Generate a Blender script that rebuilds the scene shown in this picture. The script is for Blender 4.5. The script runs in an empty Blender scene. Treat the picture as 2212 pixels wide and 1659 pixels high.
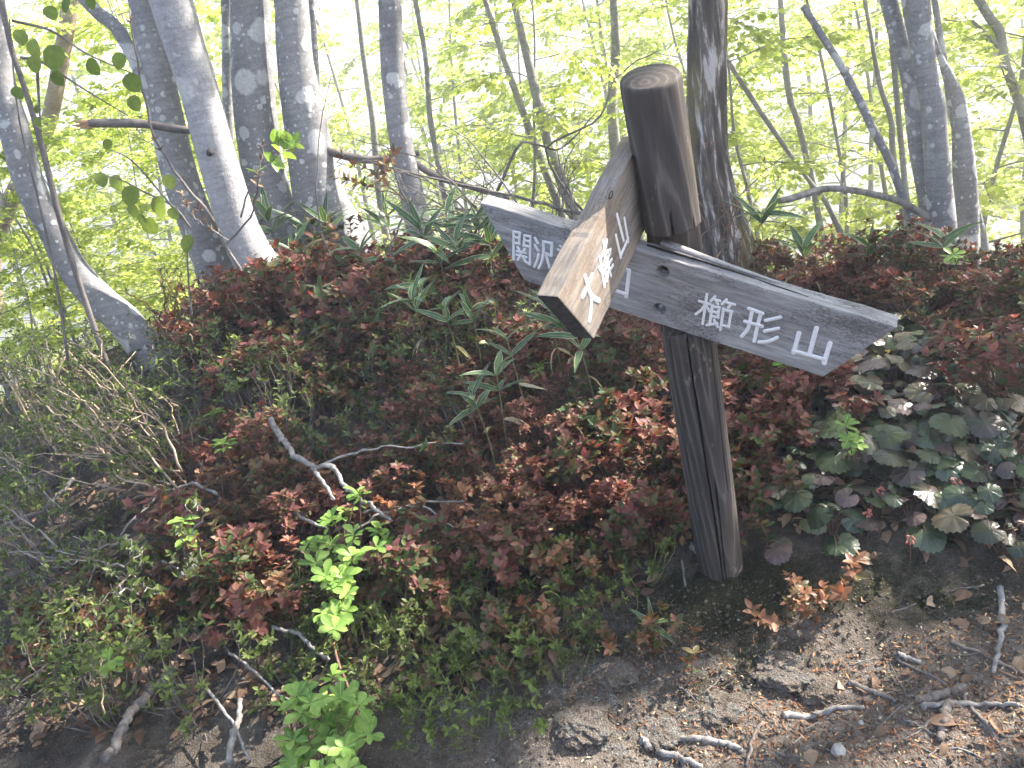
import bpy, bmesh, math, random
import numpy as np
from mathutils import Vector, Matrix

random.seed(7)
rng = np.random.default_rng(11)
scene = bpy.context.scene
COL = scene.collection

# ------------------------------------------------------------------ camera, sky, sun, exposure
PITCH, ROLL = math.radians(20.0), math.radians(12.0)
CAM = np.array([0.0, 0.0, 1.5])
FPX, CX, CY = 1760.0, 1106.0, 829.5            # focal length and centre in photo pixels (2212 wide)
_R0 = np.array([1.0, 0, 0]); _U0 = np.array([0, math.sin(PITCH), math.cos(PITCH)])
FWD = np.array([0, math.cos(PITCH), -math.sin(PITCH)])
RGT = math.cos(ROLL) * _R0 - math.sin(ROLL) * _U0
UPV = math.sin(ROLL) * _R0 + math.cos(ROLL) * _U0
cam_data = bpy.data.cameras.new('camera')
cam_data.sensor_width = 36.0
cam_data.lens = 36.0 * FPX / 2212.0
cam_data.clip_start = 0.02
cam_data.clip_end = 5000.0
cam = bpy.data.objects.new('camera', cam_data)
COL.objects.link(cam)
m = Matrix.Identity(4)
for i, ax in enumerate((RGT, UPV, -FWD)):
    for j in range(3):
        m[j][i] = ax[j]
for j in range(3):
    m[j][3] = CAM[j]
cam.matrix_world = m
scene.camera = cam

SUN_AZ, SUN_EL = math.radians(71.0), math.radians(38.0)    # azimuth measured from +Y towards +X
SUN = np.array([math.sin(SUN_AZ) * math.cos(SUN_EL), math.cos(SUN_AZ) * math.cos(SUN_EL), math.sin(SUN_EL)])
world = bpy.data.worlds.new('World')
scene.world = world
world.use_nodes = True
wn = world.node_tree.nodes; wl = world.node_tree.links
wn.clear()
sky = wn.new('ShaderNodeTexSky'); sky.sky_type = 'NISHITA'; sky.sun_disc = False
sky.sun_elevation = SUN_EL; sky.sun_rotation = SUN_AZ
sky.dust_density = 2.5; sky.air_density = 1.0; sky.altitude = 400
bg = wn.new('ShaderNodeBackground'); bg.inputs['Strength'].default_value = 0.12
wo = wn.new('ShaderNodeOutputWorld')
wl.new(sky.outputs['Color'], bg.inputs['Color']); wl.new(bg.outputs['Background'], wo.inputs['Surface'])
sl = bpy.data.lights.new('sun', 'SUN'); sl.energy = 5.0; sl.angle = math.radians(0.55); sl.color = (1.0, 0.93, 0.83)
so = bpy.data.objects.new('sun', sl); COL.objects.link(so)
so.rotation_euler = Vector(SUN).to_track_quat('Z', 'Y').to_euler()
so.location = (6, 3, 9)
scene.view_settings.view_transform = 'Standard'
scene.view_settings.look = 'None'
scene.view_settings.exposure = 2.45
scene.view_settings.gamma = 1.0
scene.view_settings.use_curve_mapping = False
scene.cycles.max_bounces = 4
scene.cycles.diffuse_bounces = 3
scene.cycles.glossy_bounces = 1
scene.cycles.transmission_bounces = 3
scene.cycles.use_adaptive_sampling = True
scene.cycles.adaptive_threshold = 0.03
scene.cycles.caustics_reflective = False
scene.cycles.caustics_refractive = False
scene.cycles.transparent_max_bounces = 4
scene.cycles.use_denoising = True
scene.cycles.volume_bounces = 0

# ------------------------------------------------------------------ helpers
def ray(px, py):
    d = (px - CX) / FPX * RGT - (py - CY) / FPX * UPV + FWD
    return d
def at(px, py, Y):                       # world point seen at a photo pixel, on the plane a distance Y ahead
    d = ray(px, py); return CAM + d * (Y / d[1])
def wc(px, py, z):                       # the same by depth along the view axis
    return CAM + ray(px, py) * z
def project(p):
    q = np.asarray(p) - CAM
    z = q @ FWD
    return CX + FPX * (q @ RGT) / z, CY - FPX * (q @ UPV) / z, z

def nrm(v):
    v = np.asarray(v, float)
    return v / (np.linalg.norm(v, axis=-1, keepdims=True) + 1e-12)

def link(o, parent=None):
    COL.objects.link(o)
    if parent is not None: o.parent = parent
    return o
def tag(o, label=None, cat=None, group=None, kind=None):
    if label: o['label'] = label
    if cat: o['category'] = cat
    if group: o['group'] = group
    if kind: o['kind'] = kind
    return o
def empty(name, loc, label=None, cat=None, group=None, rz=0.0, sc=1.0):
    o = bpy.data.objects.new(name, None); link(o)
    o.location = tuple(loc); o.rotation_euler = (0, 0, rz); o.scale = (sc,) * 3
    o.empty_display_size = 0.05
    return tag(o, label, cat, group)

def mesh_from(name, V, F, mat=None, col=None, smooth=True):
    """V (n,3), F list of index arrays/ints arrays (m,3) or (m,4) or list of tuples"""
    me = bpy.data.meshes.new(name)
    V = np.asarray(V, np.float32)
    if isinstance(F, np.ndarray): F = [F]
    loops, starts, tot = [], [], 0
    for f in F:
        f = np.asarray(f, np.int32)
        if f.size == 0: continue
        k = f.shape[1]
        loops.append(f.ravel()); starts.append(tot + np.arange(f.shape[0], dtype=np.int32) * k)
        tot += f.size
    L = np.concatenate(loops); S = np.concatenate(starts)
    me.vertices.add(len(V)); me.vertices.foreach_set('co', V.ravel())
    me.loops.add(len(L)); me.loops.foreach_set('vertex_index', L)
    me.polygons.add(len(S)); me.polygons.foreach_set('loop_start', S)
    if smooth: me.polygons.foreach_set('use_smooth', np.ones(len(S), bool))
    if col is not None:
        a = me.color_attributes.new('Col', 'FLOAT_COLOR', 'POINT')
        a.data.foreach_set('color', np.asarray(col, np.float32).ravel())
    me.update(calc_edges=True); me.validate()
    if mat: me.materials.append(mat)
    return me
def mobj(name, me, parent=None):
    o = bpy.data.objects.new(name, me); link(o, parent)
    if parent is not None and name in ('branches', 'crown', 'foliage', 'stems', 'buds', 'stalks'): o['kind'] = 'stuff'     # too fine to pick apart
    return o

def hash2(ix, iy, s=0):
    h = (ix * 374761393 + iy * 668265263 + s * 974634721) & 0x7fffffff
    h = ((h ^ (h >> 13)) * 1274126177) & 0x7fffffff
    return ((h ^ (h >> 16)) & 0xffff) / 65535.0
def vnoise(x, y, s=0):
    x = np.asarray(x, float); y = np.asarray(y, float)
    ix = np.floor(x).astype(np.int64); iy = np.floor(y).astype(np.int64)
    fx = x - ix; fy = y - iy
    fx = fx * fx * (3 - 2 * fx); fy = fy * fy * (3 - 2 * fy)
    a = hash2(ix, iy, s); b = hash2(ix + 1, iy, s); c = hash2(ix, iy + 1, s); d = hash2(ix + 1, iy + 1, s)
    return (a + (b - a) * fx) * (1 - fy) + (c + (d - c) * fx) * fy
def fbm(x, y, s=0, o=4):
    t = 0.0; a = 0.5
    for k in range(o):
        t = t + a * (vnoise(x, y, s + k) - 0.5); x = x * 2.03; y = y * 2.03; a *= 0.5
    return t

def catmull(P, n):
    P = np.asarray(P, float)
    if len(P) == 2:
        t = np.linspace(0, 1, n)[:, None]; return P[0] * (1 - t) + P[1] * t
    Q = np.vstack([2 * P[0] - P[1], P, 2 * P[-1] - P[-2]])
    out = []
    for t in np.linspace(0, len(P) - 1 - 1e-9, n):
        i = int(t); u = t - i
        p0, p1, p2, p3 = Q[i], Q[i + 1], Q[i + 2], Q[i + 3]
        out.append(0.5 * (2 * p1 + (p2 - p0) * u + (2 * p0 - 5 * p1 + 4 * p2 - p3) * u * u + (3 * p1 - p0 - 3 * p2 + p3) * u ** 3))
    return np.array(out)

def tube(P, R, sides=8, cap=True, disp=None, off=0):
    """returns V, quads, tris for a tube along P with radii R"""
    P = np.asarray(P, float); n = len(P); R = np.broadcast_to(np.asarray(R, float), (n,))
    T = np.gradient(P, axis=0); T = nrm(T)
    ref = np.array([0, 0, 1.0]) if abs(T[0][2]) < 0.9 else np.array([1.0, 0, 0])
    N = np.zeros_like(P); N[0] = nrm(np.cross(T[0], ref))
    for i in range(1, n):
        v = N[i - 1] - T[i] * (N[i - 1] @ T[i]); N[i] = nrm(v)
    B = np.cross(T, N)
    th = np.arange(sides) / sides * 2 * math.pi
    rr = R[:, None] * np.ones(sides)[None]
    if disp is not None:
        s = np.concatenate([[0], np.cumsum(np.linalg.norm(np.diff(P, axis=0), axis=1))])
        rr = rr * (1 + disp(th[None, :] + 0 * s[:, None], s[:, None] + 0 * th[None, :]))
    V = P[:, None] + rr[..., None] * (np.cos(th)[None, :, None] * N[:, None] + np.sin(th)[None, :, None] * B[:, None])
    V = V.reshape(-1, 3)
    i = np.arange(n - 1)[:, None] * sides; j = np.arange(sides)[None]; j2 = (j + 1) % sides
    Q = np.stack([i + j, i + j2, i + sides + j2, i + sides + j], -1).reshape(-1, 4)
    T3 = np.zeros((0, 3), int)
    if cap:
        V = np.vstack([V, P[0], P[-1]]); a = n * sides
        j = np.arange(sides); j2 = (j + 1) % sides
        T3 = np.vstack([np.stack([j2, j, np.full(sides, a)], -1),
                        np.stack([(n - 1) * sides + j, (n - 1) * sides + j2, np.full(sides, a + 1)], -1)])
    return V, Q + off, T3 + off

class MB:
    def __init__(s): s.V = []; s.Q = []; s.T = []; s.n = 0; s.C = []
    def add(s, V, Q=None, T=None, c=None):
        V = np.asarray(V, float)
        if Q is not None and len(Q): s.Q.append(np.asarray(Q) + s.n)
        if T is not None and len(T): s.T.append(np.asarray(T) + s.n)
        s.V.append(V); s.n += len(V)
        s.C.append(np.tile([0.5, 0.5, 0.5, 1.0] if c is None else c, (len(V), 1)) if c is None or np.ndim(c) == 1 else c)
    def tube(s, P, R, sides=6, disp=None, c=None):
        V, Q, T = tube(P, R, sides, True, disp); s.add(V, Q, T, c)
    def mesh(s, name, mat, smooth=True):
        F = []
        if s.Q: F.append(np.concatenate(s.Q))
        if s.T: F.append(np.concatenate(s.T))
        return mesh_from(name, np.concatenate(s.V), F, mat, np.concatenate(s.C), smooth)

# leaves: batches of small blades
PROF = {'ovate': [(0.0, 0.0), (0.22, 0.78), (0.5, 1.0), (0.78, 0.62), (1.0, 0.0)],
        'obovate': [(0.0, 0.05), (0.3, 0.5), (0.62, 1.0), (0.85, 0.8), (1.0, 0.0)],
        'lance': [(0.0, 0.1), (0.12, 0.75), (0.35, 1.0), (0.65, 0.72), (0.86, 0.34), (1.0, 0.0)],
        'simple': [(0.0, 0.0), (0.35, 1.0), (0.7, 0.75), (1.0, 0.0)],
        'round': [(0.0, 0.2), (0.12, 0.75), (0.4, 1.0), (0.7, 0.85), (0.9, 0.45), (1.0, 0.0)]}
def leaves(O, D, U, L, W, curl=0.15, fold=0.25, prof='ovate', tint=None):
    """O origin, D direction, U up (n,3); L, W (n,) -> V, T, C ; curl bends the tip down, fold lifts the sides"""
    O = np.asarray(O, float); n = len(O)
    D = nrm(D); U = np.asarray(U, float); U = nrm(U - D * np.sum(U * D, 1, keepdims=True)); S = np.cross(D, U)
    L = np.broadcast_to(np.asarray(L, float), (n,)); W = np.broadcast_to(np.asarray(W, float), (n,))
    curl = np.broadcast_to(np.asarray(curl, float), (n,)); fold = np.broadcast_to(np.asarray(fold, float), (n,))
    rows = PROF[prof]; k = len(rows); V = []; C = []
    r1 = rng.random(n) if tint is None else np.broadcast_to(np.asarray(tint, float), (n,)); r2 = rng.random(n)
    for (t, w) in rows:
        c = O + D * (L * (t - 0.12 * abs(1) * curl * t * t))[:, None] - U * (L * curl * t * t)[:, None]
        hw = (W * w * 0.5)[:, None]
        lift = U * (hw[:, 0] * fold)[:, None]
        for sd in (-1, 0, 1):
            V.append(c + S * hw * sd + (lift if sd else 0)); C.append(np.stack([r1, np.full(n, t), np.full(n, abs(sd) * 1.0), r2], -1))
    V = np.stack(V, 1); C = np.stack(C, 1); m_ = 3 * k
    tri = []
    for r in range(k - 1):
        a = 3 * r; b = a + 3
        for (p, q) in ((0, 1), (1, 2)):
            if rows[r][1] > 0: tri.append((a + p, a + q, b + q) if rows[r + 1][1] > 0 else (a + p, a + q, b + 1))
            if rows[r + 1][1] > 0: tri.append((a + p if rows[r][1] > 0 else a + 1, b + q, b + p))
    tri = np.array(tri)
    T = (np.arange(n) * m_)[:, None, None] + tri[None]
    return V.reshape(-1, 3), T.reshape(-1, 3), C.reshape(-1, 4)

def rvec(n):
    return nrm(rng.normal(size=(n, 3)))

# ------------------------------------------------------------------ materials
def new_mat(name):
    mt = bpy.data.materials.new(name); mt.use_nodes = True
    nt = mt.node_tree; nt.nodes.clear()
    out = nt.nodes.new('ShaderNodeOutputMaterial')
    return mt, nt, out
def N(nt, t, **kw):
    n = nt.nodes.new(t)
    for k, v in kw.items():
        if k in n.inputs: n.inputs[k].default_value = v
        else: setattr(n, k, v)
    return n
def ramp(nt, fac, stops, interp='LINEAR'):
    r = nt.nodes.new('ShaderNodeValToRGB'); r.color_ramp.interpolation = interp
    e = r.color_ramp.elements
    while len(e) < len(stops): e.new(0.5)
    for el, (p, c) in zip(e, stops):
        el.position = p; el.color = (*c, 1) if len(c) == 3 else c
    if fac is not None: nt.links.new(fac, r.inputs['Fac'])
    return r
def mixc(nt, fac, a, b, mode='MIX'):
    n = nt.nodes.new('ShaderNodeMix'); n.data_type = 'RGBA'; n.blend_type = mode; n.clamp_factor = True
    for idx, v in ((0, fac), (6, a), (7, b)):
        if hasattr(v, 'is_output') or isinstance(v, bpy.types.NodeSocket): nt.links.new(v, n.inputs[idx])
        else: n.inputs[idx].default_value = v if idx == 0 else ((*v, 1) if len(v) == 3 else v)
    return n.outputs[2]
def math_(nt, op, a, b=0.0):
    n = nt.nodes.new('ShaderNodeMath'); n.operation = op
    for i, v in enumerate((a, b)):
        if isinstance(v, bpy.types.NodeSocket): nt.links.new(v, n.inputs[i])
        else: n.inputs[i].default_value = v
    return n.outputs[0]
def noise(nt, vec, scale, detail=4.0, rough=0.55, dist=0.0):
    n = N(nt, 'ShaderNodeTexNoise', Scale=scale, Detail=detail, Roughness=rough, Distortion=dist)
    if vec is not None: nt.links.new(vec, n.inputs['Vector'])
    return n.outputs['Fac']
def mapping(nt, vec, scale=(1, 1, 1), rot=(0, 0, 0), loc=(0, 0, 0)):
    n = nt.nodes.new('ShaderNodeMapping'); n.inputs['Scale'].default_value = scale
    n.inputs['Rotation'].default_value = rot; n.inputs['Location'].default_value = loc
    nt.links.new(vec, n.inputs['Vector']); return n.outputs['Vector']
def bump(nt, h, strength=0.5, dist=0.01):
    b = N(nt, 'ShaderNodeBump', Strength=strength, Distance=dist); nt.links.new(h, b.inputs['Height']); return b.outputs['Normal']
def finish(nt, out, colr, rough=0.8, normal=None, spec=0.25):
    p = N(nt, 'ShaderNodeBsdfPrincipled'); p.inputs['Specular IOR Level'].default_value = spec
    if isinstance(colr, bpy.types.NodeSocket): nt.links.new(colr, p.inputs['Base Color'])
    else: p.inputs['Base Color'].default_value = (*colr, 1)
    if isinstance(rough, bpy.types.NodeSocket): nt.links.new(rough, p.inputs['Roughness'])
    else: p.inputs['Roughness'].default_value = rough
    if normal is not None: nt.links.new(normal, p.inputs['Normal'])
    nt.links.new(p.outputs['BSDF'], out.inputs['Surface']); return p

def leaf_mat(name, stops, trans=0.4, rough=0.5, spec=0.3, margin=None, tcol=(1.25, 1.25, 0.6), base=None, vein=None, objvar=0.25):
    mt, nt, out = new_mat(name)
    at_ = N(nt, 'ShaderNodeAttribute', attribute_name='Col'); sep = N(nt, 'ShaderNodeSeparateColor')
    nt.links.new(at_.outputs['Color'], sep.inputs['Color'])
    oi = N(nt, 'ShaderNodeObjectInfo')
    f = math_(nt, 'ADD', sep.outputs[0], math_(nt, 'MULTIPLY', math_(nt, 'SUBTRACT', oi.outputs['Random'], 0.5), objvar * 2))
    c = ramp(nt, f, stops).outputs['Color']
    if base: c = mixc(nt, math_(nt, 'SUBTRACT', 0.85, math_(nt, 'MULTIPLY', sep.outputs[1], 1.6)), c, base)
    if vein: c = mixc(nt, math_(nt, 'LESS_THAN', sep.outputs[2], 0.12), c, vein)
    if margin: c = mixc(nt, math_(nt, 'GREATER_THAN', sep.outputs[2], margin[0]), c, margin[1])
    geo = N(nt, 'ShaderNodeNewGeometry')
    nz = noise(nt, geo.outputs['Position'], 60.0, 2.0)
    c = mixc(nt, 0.35, c, ramp(nt, nz, [(0.3, (0.45, 0.45, 0.45)), (0.7, (1.4, 1.4, 1.4))]).outputs['Color'], 'MULTIPLY')
    p = N(nt, 'ShaderNodeBsdfPrincipled', Roughness=rough); p.inputs['Specular IOR Level'].default_value = spec
    nt.links.new(c, p.inputs['Base Color'])
    tr = N(nt, 'ShaderNodeBsdfTranslucent'); nt.links.new(mixc(nt, 1.0, c, tcol, 'MULTIPLY'), tr.inputs['Color'])
    mx = N(nt, 'ShaderNodeMixShader', Fac=trans)
    nt.links.new(p.outputs['BSDF'], mx.inputs[1]); nt.links.new(tr.outputs['BSDF'], mx.inputs[2])
    nt.links.new(mx.outputs[0], out.inputs['Surface'])
    return mt

M = {}
M['red'] = leaf_mat('red_leaf', [(0.0, (0.05, 0.085, 0.025)), (0.2, (0.1, 0.1, 0.035)), (0.4, (0.13, 0.075, 0.038)), (0.62, (0.145, 0.055, 0.048)), (0.85, (0.21, 0.072, 0.068)), (1.0, (0.3, 0.15, 0.1))], 0.35, 0.5, 0.25, objvar=0.4, tcol=(1.6, 1.0, 0.7))
M['orange'] = leaf_mat('orange_leaf', [(0.0, (0.07, 0.1, 0.028)), (0.35, (0.14, 0.1, 0.045)), (0.7, (0.22, 0.09, 0.055)), (1.0, (0.3, 0.15, 0.075))], 0.35, 0.45, 0.35, tcol=(1.5, 1.1, 0.6))
M['green'] = leaf_mat('small_green_leaf', [(0.0, (0.05, 0.06, 0.018)), (0.5, (0.1, 0.14, 0.035)), (1.0, (0.2, 0.25, 0.06))], 0.35, 0.5, 0.3)
M['bright'] = leaf_mat('fresh_green_leaf', [(0.0, (0.13, 0.24, 0.05)), (0.5, (0.22, 0.36, 0.07)), (1.0, (0.32, 0.45, 0.11))], 0.4, 0.42, 0.35, vein=(0.28, 0.4, 0.12))
M['canopy'] = leaf_mat('canopy_leaf', [(0.0, (0.3, 0.37, 0.08)), (0.5, (0.42, 0.48, 0.12)), (1.0, (0.55, 0.58, 0.18))], 0.68, 0.5, 0.2, tcol=(1.65, 1.65, 1.5))  # blue raised in the leaf colour to stand for pale glare
M['shade'] = leaf_mat('round_sapling_leaf', [(0.0, (0.11, 0.16, 0.03)), (1.0, (0.2, 0.26, 0.06))], 0.5, 0.5, 0.25)
M['sasa'] = leaf_mat('bamboo_grass_leaf', [(0.0, (0.035, 0.085, 0.045)), (0.6, (0.055, 0.12, 0.055)), (1.0, (0.1, 0.17, 0.07))], 0.3, 0.4, 0.4, margin=(0.86, (0.5, 0.46, 0.3)), vein=(0.16, 0.22, 0.1))
M['sasa_dry'] = leaf_mat('dry_bamboo_leaf', [(0.0, (0.4, 0.33, 0.2)), (1.0, (0.6, 0.53, 0.38))], 0.3, 0.6, 0.2)
M['dead'] = leaf_mat('dead_leaf', [(0.0, (0.1, 0.06, 0.04)), (0.5, (0.22, 0.14, 0.09)), (1.0, (0.38, 0.27, 0.18))], 0.15, 0.7, 0.2, tcol=(1.2, 0.9, 0.6))
M['fern'] = leaf_mat('fern_leaf', [(0.0, (0.04, 0.075, 0.025)), (1.0, (0.09, 0.13, 0.04))], 0.35, 0.55, 0.25)
M['flake'] = leaf_mat('orange_flake', [(0.0, (0.09, 0.05, 0.03)), (0.55, (0.24, 0.11, 0.055)), (1.0, (0.42, 0.23, 0.12))], 0.1, 0.75, 0.2)

def round_leaf_mat(name, a, b, c):
    mt, nt, out = new_mat(name)
    tc = N(nt, 'ShaderNodeTexCoord'); at_ = N(nt, 'ShaderNodeAttribute', attribute_name='Col'); sep = N(nt, 'ShaderNodeSeparateColor')
    nt.links.new(at_.outputs['Color'], sep.inputs['Color'])
    oi = N(nt, 'ShaderNodeObjectInfo')
    geo = N(nt, 'ShaderNodeNewGeometry')
    f = math_(nt, 'ADD', math_(nt, 'MULTIPLY', noise(nt, geo.outputs['Position'], 18, 4), 1.1), math_(nt, 'MULTIPLY', math_(nt, 'SUBTRACT', oi.outputs['Random'], 0.5), 0.7))
    col = ramp(nt, f, [(0.25, a), (0.55, b), (0.85, c)]).outputs['Color']
    # radiating veins stored in the blue channel
    v = math_(nt, 'GREATER_THAN', sep.outputs[2], 0.8)
    col = mixc(nt, math_(nt, 'MULTIPLY', v, 0.3), col, (0.1, 0.11, 0.06))
    h = math_(nt, 'ADD', math_(nt, 'MULTIPLY', sep.outputs[2], 0.5), noise(nt, geo.outputs['Position'], 90, 3))
    p = finish(nt, out, col, 0.34, bump(nt, h, 0.4, 0.004), 0.5)
    return mt
M['rl_green'] = round_leaf_mat('round_leaf_green', (0.014, 0.03, 0.014), (0.028, 0.046, 0.02), (0.055, 0.065, 0.026))
M['rl_purple'] = round_leaf_mat('round_leaf_purple', (0.026, 0.03, 0.016), (0.055, 0.033, 0.034), (0.1, 0.06, 0.058))
M['rl_bronze'] = round_leaf_mat('round_leaf_bronze', (0.03, 0.036, 0.02), (0.07, 0.056, 0.032), (0.12, 0.09, 0.05))
M['rl_yellow'] = round_leaf_mat('round_leaf_yellow', (0.05, 0.07, 0.02), (0.16, 0.13, 0.03), (0.28, 0.2, 0.035))

def bark_mat(name, dark, mid, light, lichen=(0.42, 0.43, 0.43), lich=0.5, scale=1.0, moss=None, tan=None):
    mt, nt, out = new_mat(name)
    tc = N(nt, 'ShaderNodeTexCoord'); oi = N(nt, 'ShaderNodeObjectInfo')
    vec = N(nt, 'ShaderNodeVectorMath', operation='ADD')
    nt.links.new(tc.outputs['Object'], vec.inputs[0])
    comb = N(nt, 'ShaderNodeCombineXYZ'); nt.links.new(math_(nt, 'MULTIPLY', oi.outputs['Random'], 37.0), comb.inputs[0]); nt.links.new(math_(nt, 'MULTIPLY', oi.outputs['Random'], 91.0), comb.inputs[2])
    nt.links.new(comb.outputs[0], vec.inputs[1]); v = vec.outputs[0]
    n1 = noise(nt, mapping(nt, v, (1, 1, 0.35)), 5 * scale, 5, 0.6)
    col = ramp(nt, n1, [(0.3, dark), (0.52, mid), (0.72, light)]).outputs['Color']
    n2 = noise(nt, mapping(nt, v, (1, 1, 6)), 9 * scale, 3, 0.6)      # fine level bands of smooth bark
    col = mixc(nt, 0.5, col, ramp(nt, n2, [(0.35, (0.65, 0.65, 0.65)), (0.6, (1.15, 1.15, 1.15))]).outputs['Color'], 'MULTIPLY')
    n3 = noise(nt, v, 70 * scale, 3, 0.7)
    col = mixc(nt, 0.45, col, ramp(nt, n3, [(0.35, (0.6, 0.6, 0.6)), (0.65, (1.25, 1.25, 1.25))]).outputs['Color'], 'MULTIPLY')
    hgt = n3
    if tan:
        col = mixc(nt, ramp(nt, noise(nt, mapping(nt, v, (1, 1, 0.25)), 2.2, 3), [(0.5, (0, 0, 0)), (0.62, (1, 1, 1))]).outputs['Color'], col, tan)
    if lich > 0:
        for k, (sc_, th, rad) in enumerate(((4.0, 0.45, 0.33), (8.0, 0.55, 0.32), (17.0, 0.62, 0.3), (36.0, 0.7, 0.3))):
            w = N(nt, 'ShaderNodeVectorMath', operation='ADD'); nt.links.new(v, w.inputs[0])
            nn = N(nt, 'ShaderNodeTexNoise', Scale=sc_ * 3.5, Detail=4.0); nt.links.new(v, nn.inputs['Vector'])
            sb = N(nt, 'ShaderNodeVectorMath', operation='SCALE', Scale=0.22 / sc_); nt.links.new(nn.outputs['Color'], sb.inputs[0]); nt.links.new(sb.outputs[0], w.inputs[1])
            vo = N(nt, 'ShaderNodeTexVoronoi', Scale=sc_, Randomness=1.0); nt.links.new(w.outputs[0], vo.inputs['Vector'])
            sp = N(nt, 'ShaderNodeSeparateColor'); nt.links.new(vo.outputs['Color'], sp.inputs['Color'])
            inside = ramp(nt, vo.outputs['Distance'], [(rad * 0.85, (1, 1, 1)), (rad, (0, 0, 0))]).outputs['Color']
            keep = math_(nt, 'GREATER_THAN', sp.outputs[0], 1 - (1 - th) * 1.4 * lich)
            msk = math_(nt, 'MULTIPLY', inside, keep)
            lc = mixc(nt, 0.5, lichen, ramp(nt, n3, [(0.3, (0.55, 0.55, 0.55)), (0.7, (1.2, 1.2, 1.2))]).outputs['Color'], 'MULTIPLY')
            col = mixc(nt, math_(nt, 'MULTIPLY', msk, 0.8), col, lc)
            hgt = math_(nt, 'ADD', hgt, math_(nt, 'MULTIPLY', msk, 0.6))
    if moss:
        geo = N(nt, 'ShaderNodeNewGeometry')
        mm = ramp(nt, noise(nt, mapping(nt, v, (1, 1, 0.5)), 4, 4), [(0.5, (0, 0, 0)), (0.6, (1, 1, 1))]).outputs['Color']
        col = mixc(nt, math_(nt, 'MULTIPLY', mm, 0.7), col, moss)
    finish(nt, out, col, 0.85, bump(nt, hgt, 0.5, 0.006), 0.2)
    return mt
M['beech'] = bark_mat('beech_bark', (0.19, 0.185, 0.19), (0.27, 0.265, 0.27), (0.35, 0.345, 0.345), (0.6, 0.6, 0.59), 0.85)
M['beech_pale'] = bark_mat('pale_beech_bark', (0.27, 0.265, 0.27), (0.37, 0.36, 0.37), (0.43, 0.42, 0.43), (0.55, 0.54, 0.52), 0.25)
M['bark_bg'] = bark_mat('grey_brown_bark', (0.17, 0.165, 0.15), (0.27, 0.26, 0.24), (0.36, 0.35, 0.32), (0.35, 0.36, 0.34), 0.6)
M['bark_tan'] = bark_mat('tan_bark', (0.22, 0.17, 0.13), (0.34, 0.27, 0.22), (0.45, 0.37, 0.31), lich=0)
M['twig'] = bark_mat('twig_bark', (0.1, 0.085, 0.08), (0.17, 0.15, 0.14), (0.26, 0.235, 0.225), lich=0, scale=3)
M['dead_stick'] = bark_mat('bleached_stick_bark', (0.13, 0.115, 0.105), (0.27, 0.25, 0.235), (0.4, 0.375, 0.355), lich=0, scale=6)
M['stem_tan'] = bark_mat('tan_twig_bark', (0.2, 0.15, 0.11), (0.34, 0.26, 0.19), (0.48, 0.39, 0.3), lich=0, scale=4)
M['stick_brown'] = bark_mat('weathered_stick_bark', (0.11, 0.085, 0.07), (0.2, 0.165, 0.14), (0.32, 0.28, 0.245), lich=0, scale=4)
M['stem_red'] = bark_mat('red_brown_stem', (0.1, 0.055, 0.04), (0.17, 0.1, 0.07), (0.25, 0.16, 0.11), lich=0, scale=4)
M['stem_yellow'] = bark_mat('yellow_stem', (0.3, 0.19, 0.05), (0.42, 0.28, 0.08), (0.5, 0.37, 0.13), lich=0, scale=4)
M['stem_green'] = bark_mat('green_stem', (0.12, 0.13, 0.05), (0.18, 0.19, 0.08), (0.25, 0.24, 0.12), lich=0, scale=4)
M['broken'] = bark_mat('broken_wood', (0.36, 0.2, 0.11), (0.52, 0.33, 0.2), (0.6, 0.44, 0.3), lich=0, scale=2)

def fissured_bark():
    mt, nt, out = new_mat('dark_fissured_bark')
    tc = N(nt, 'ShaderNodeTexCoord'); v = tc.outputs['Object']
    at_ = N(nt, 'ShaderNodeAttribute', attribute_name='Col'); sep = N(nt, 'ShaderNodeSeparateColor'); nt.links.new(at_.outputs['Color'], sep.inputs['Color'])
    n1 = noise(nt, mapping(nt, v, (1, 1, 0.14)), 26, 5, 0.65, 0.4)
    col = ramp(nt, n1, [(0.3, (0.03, 0.026, 0.024)), (0.44, (0.075, 0.062, 0.054)), (0.53, (0.16, 0.135, 0.12)), (0.6, (0.5, 0.46, 0.44))]).outputs['Color']
    mo = ramp(nt, noise(nt, mapping(nt, v, (1, 1, 0.4)), 5, 4), [(0.52, (0, 0, 0)), (0.62, (1, 1, 1))]).outputs['Color']
    col = mixc(nt, math_(nt, 'MULTIPLY', mo, 0.55), col, (0.16, 0.13, 0.03))
    finish(nt, out, col, 0.9, bump(nt, n1, 0.9, 0.02), 0.15)
    return mt
M['fissured'] = fissured_bark()

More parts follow.
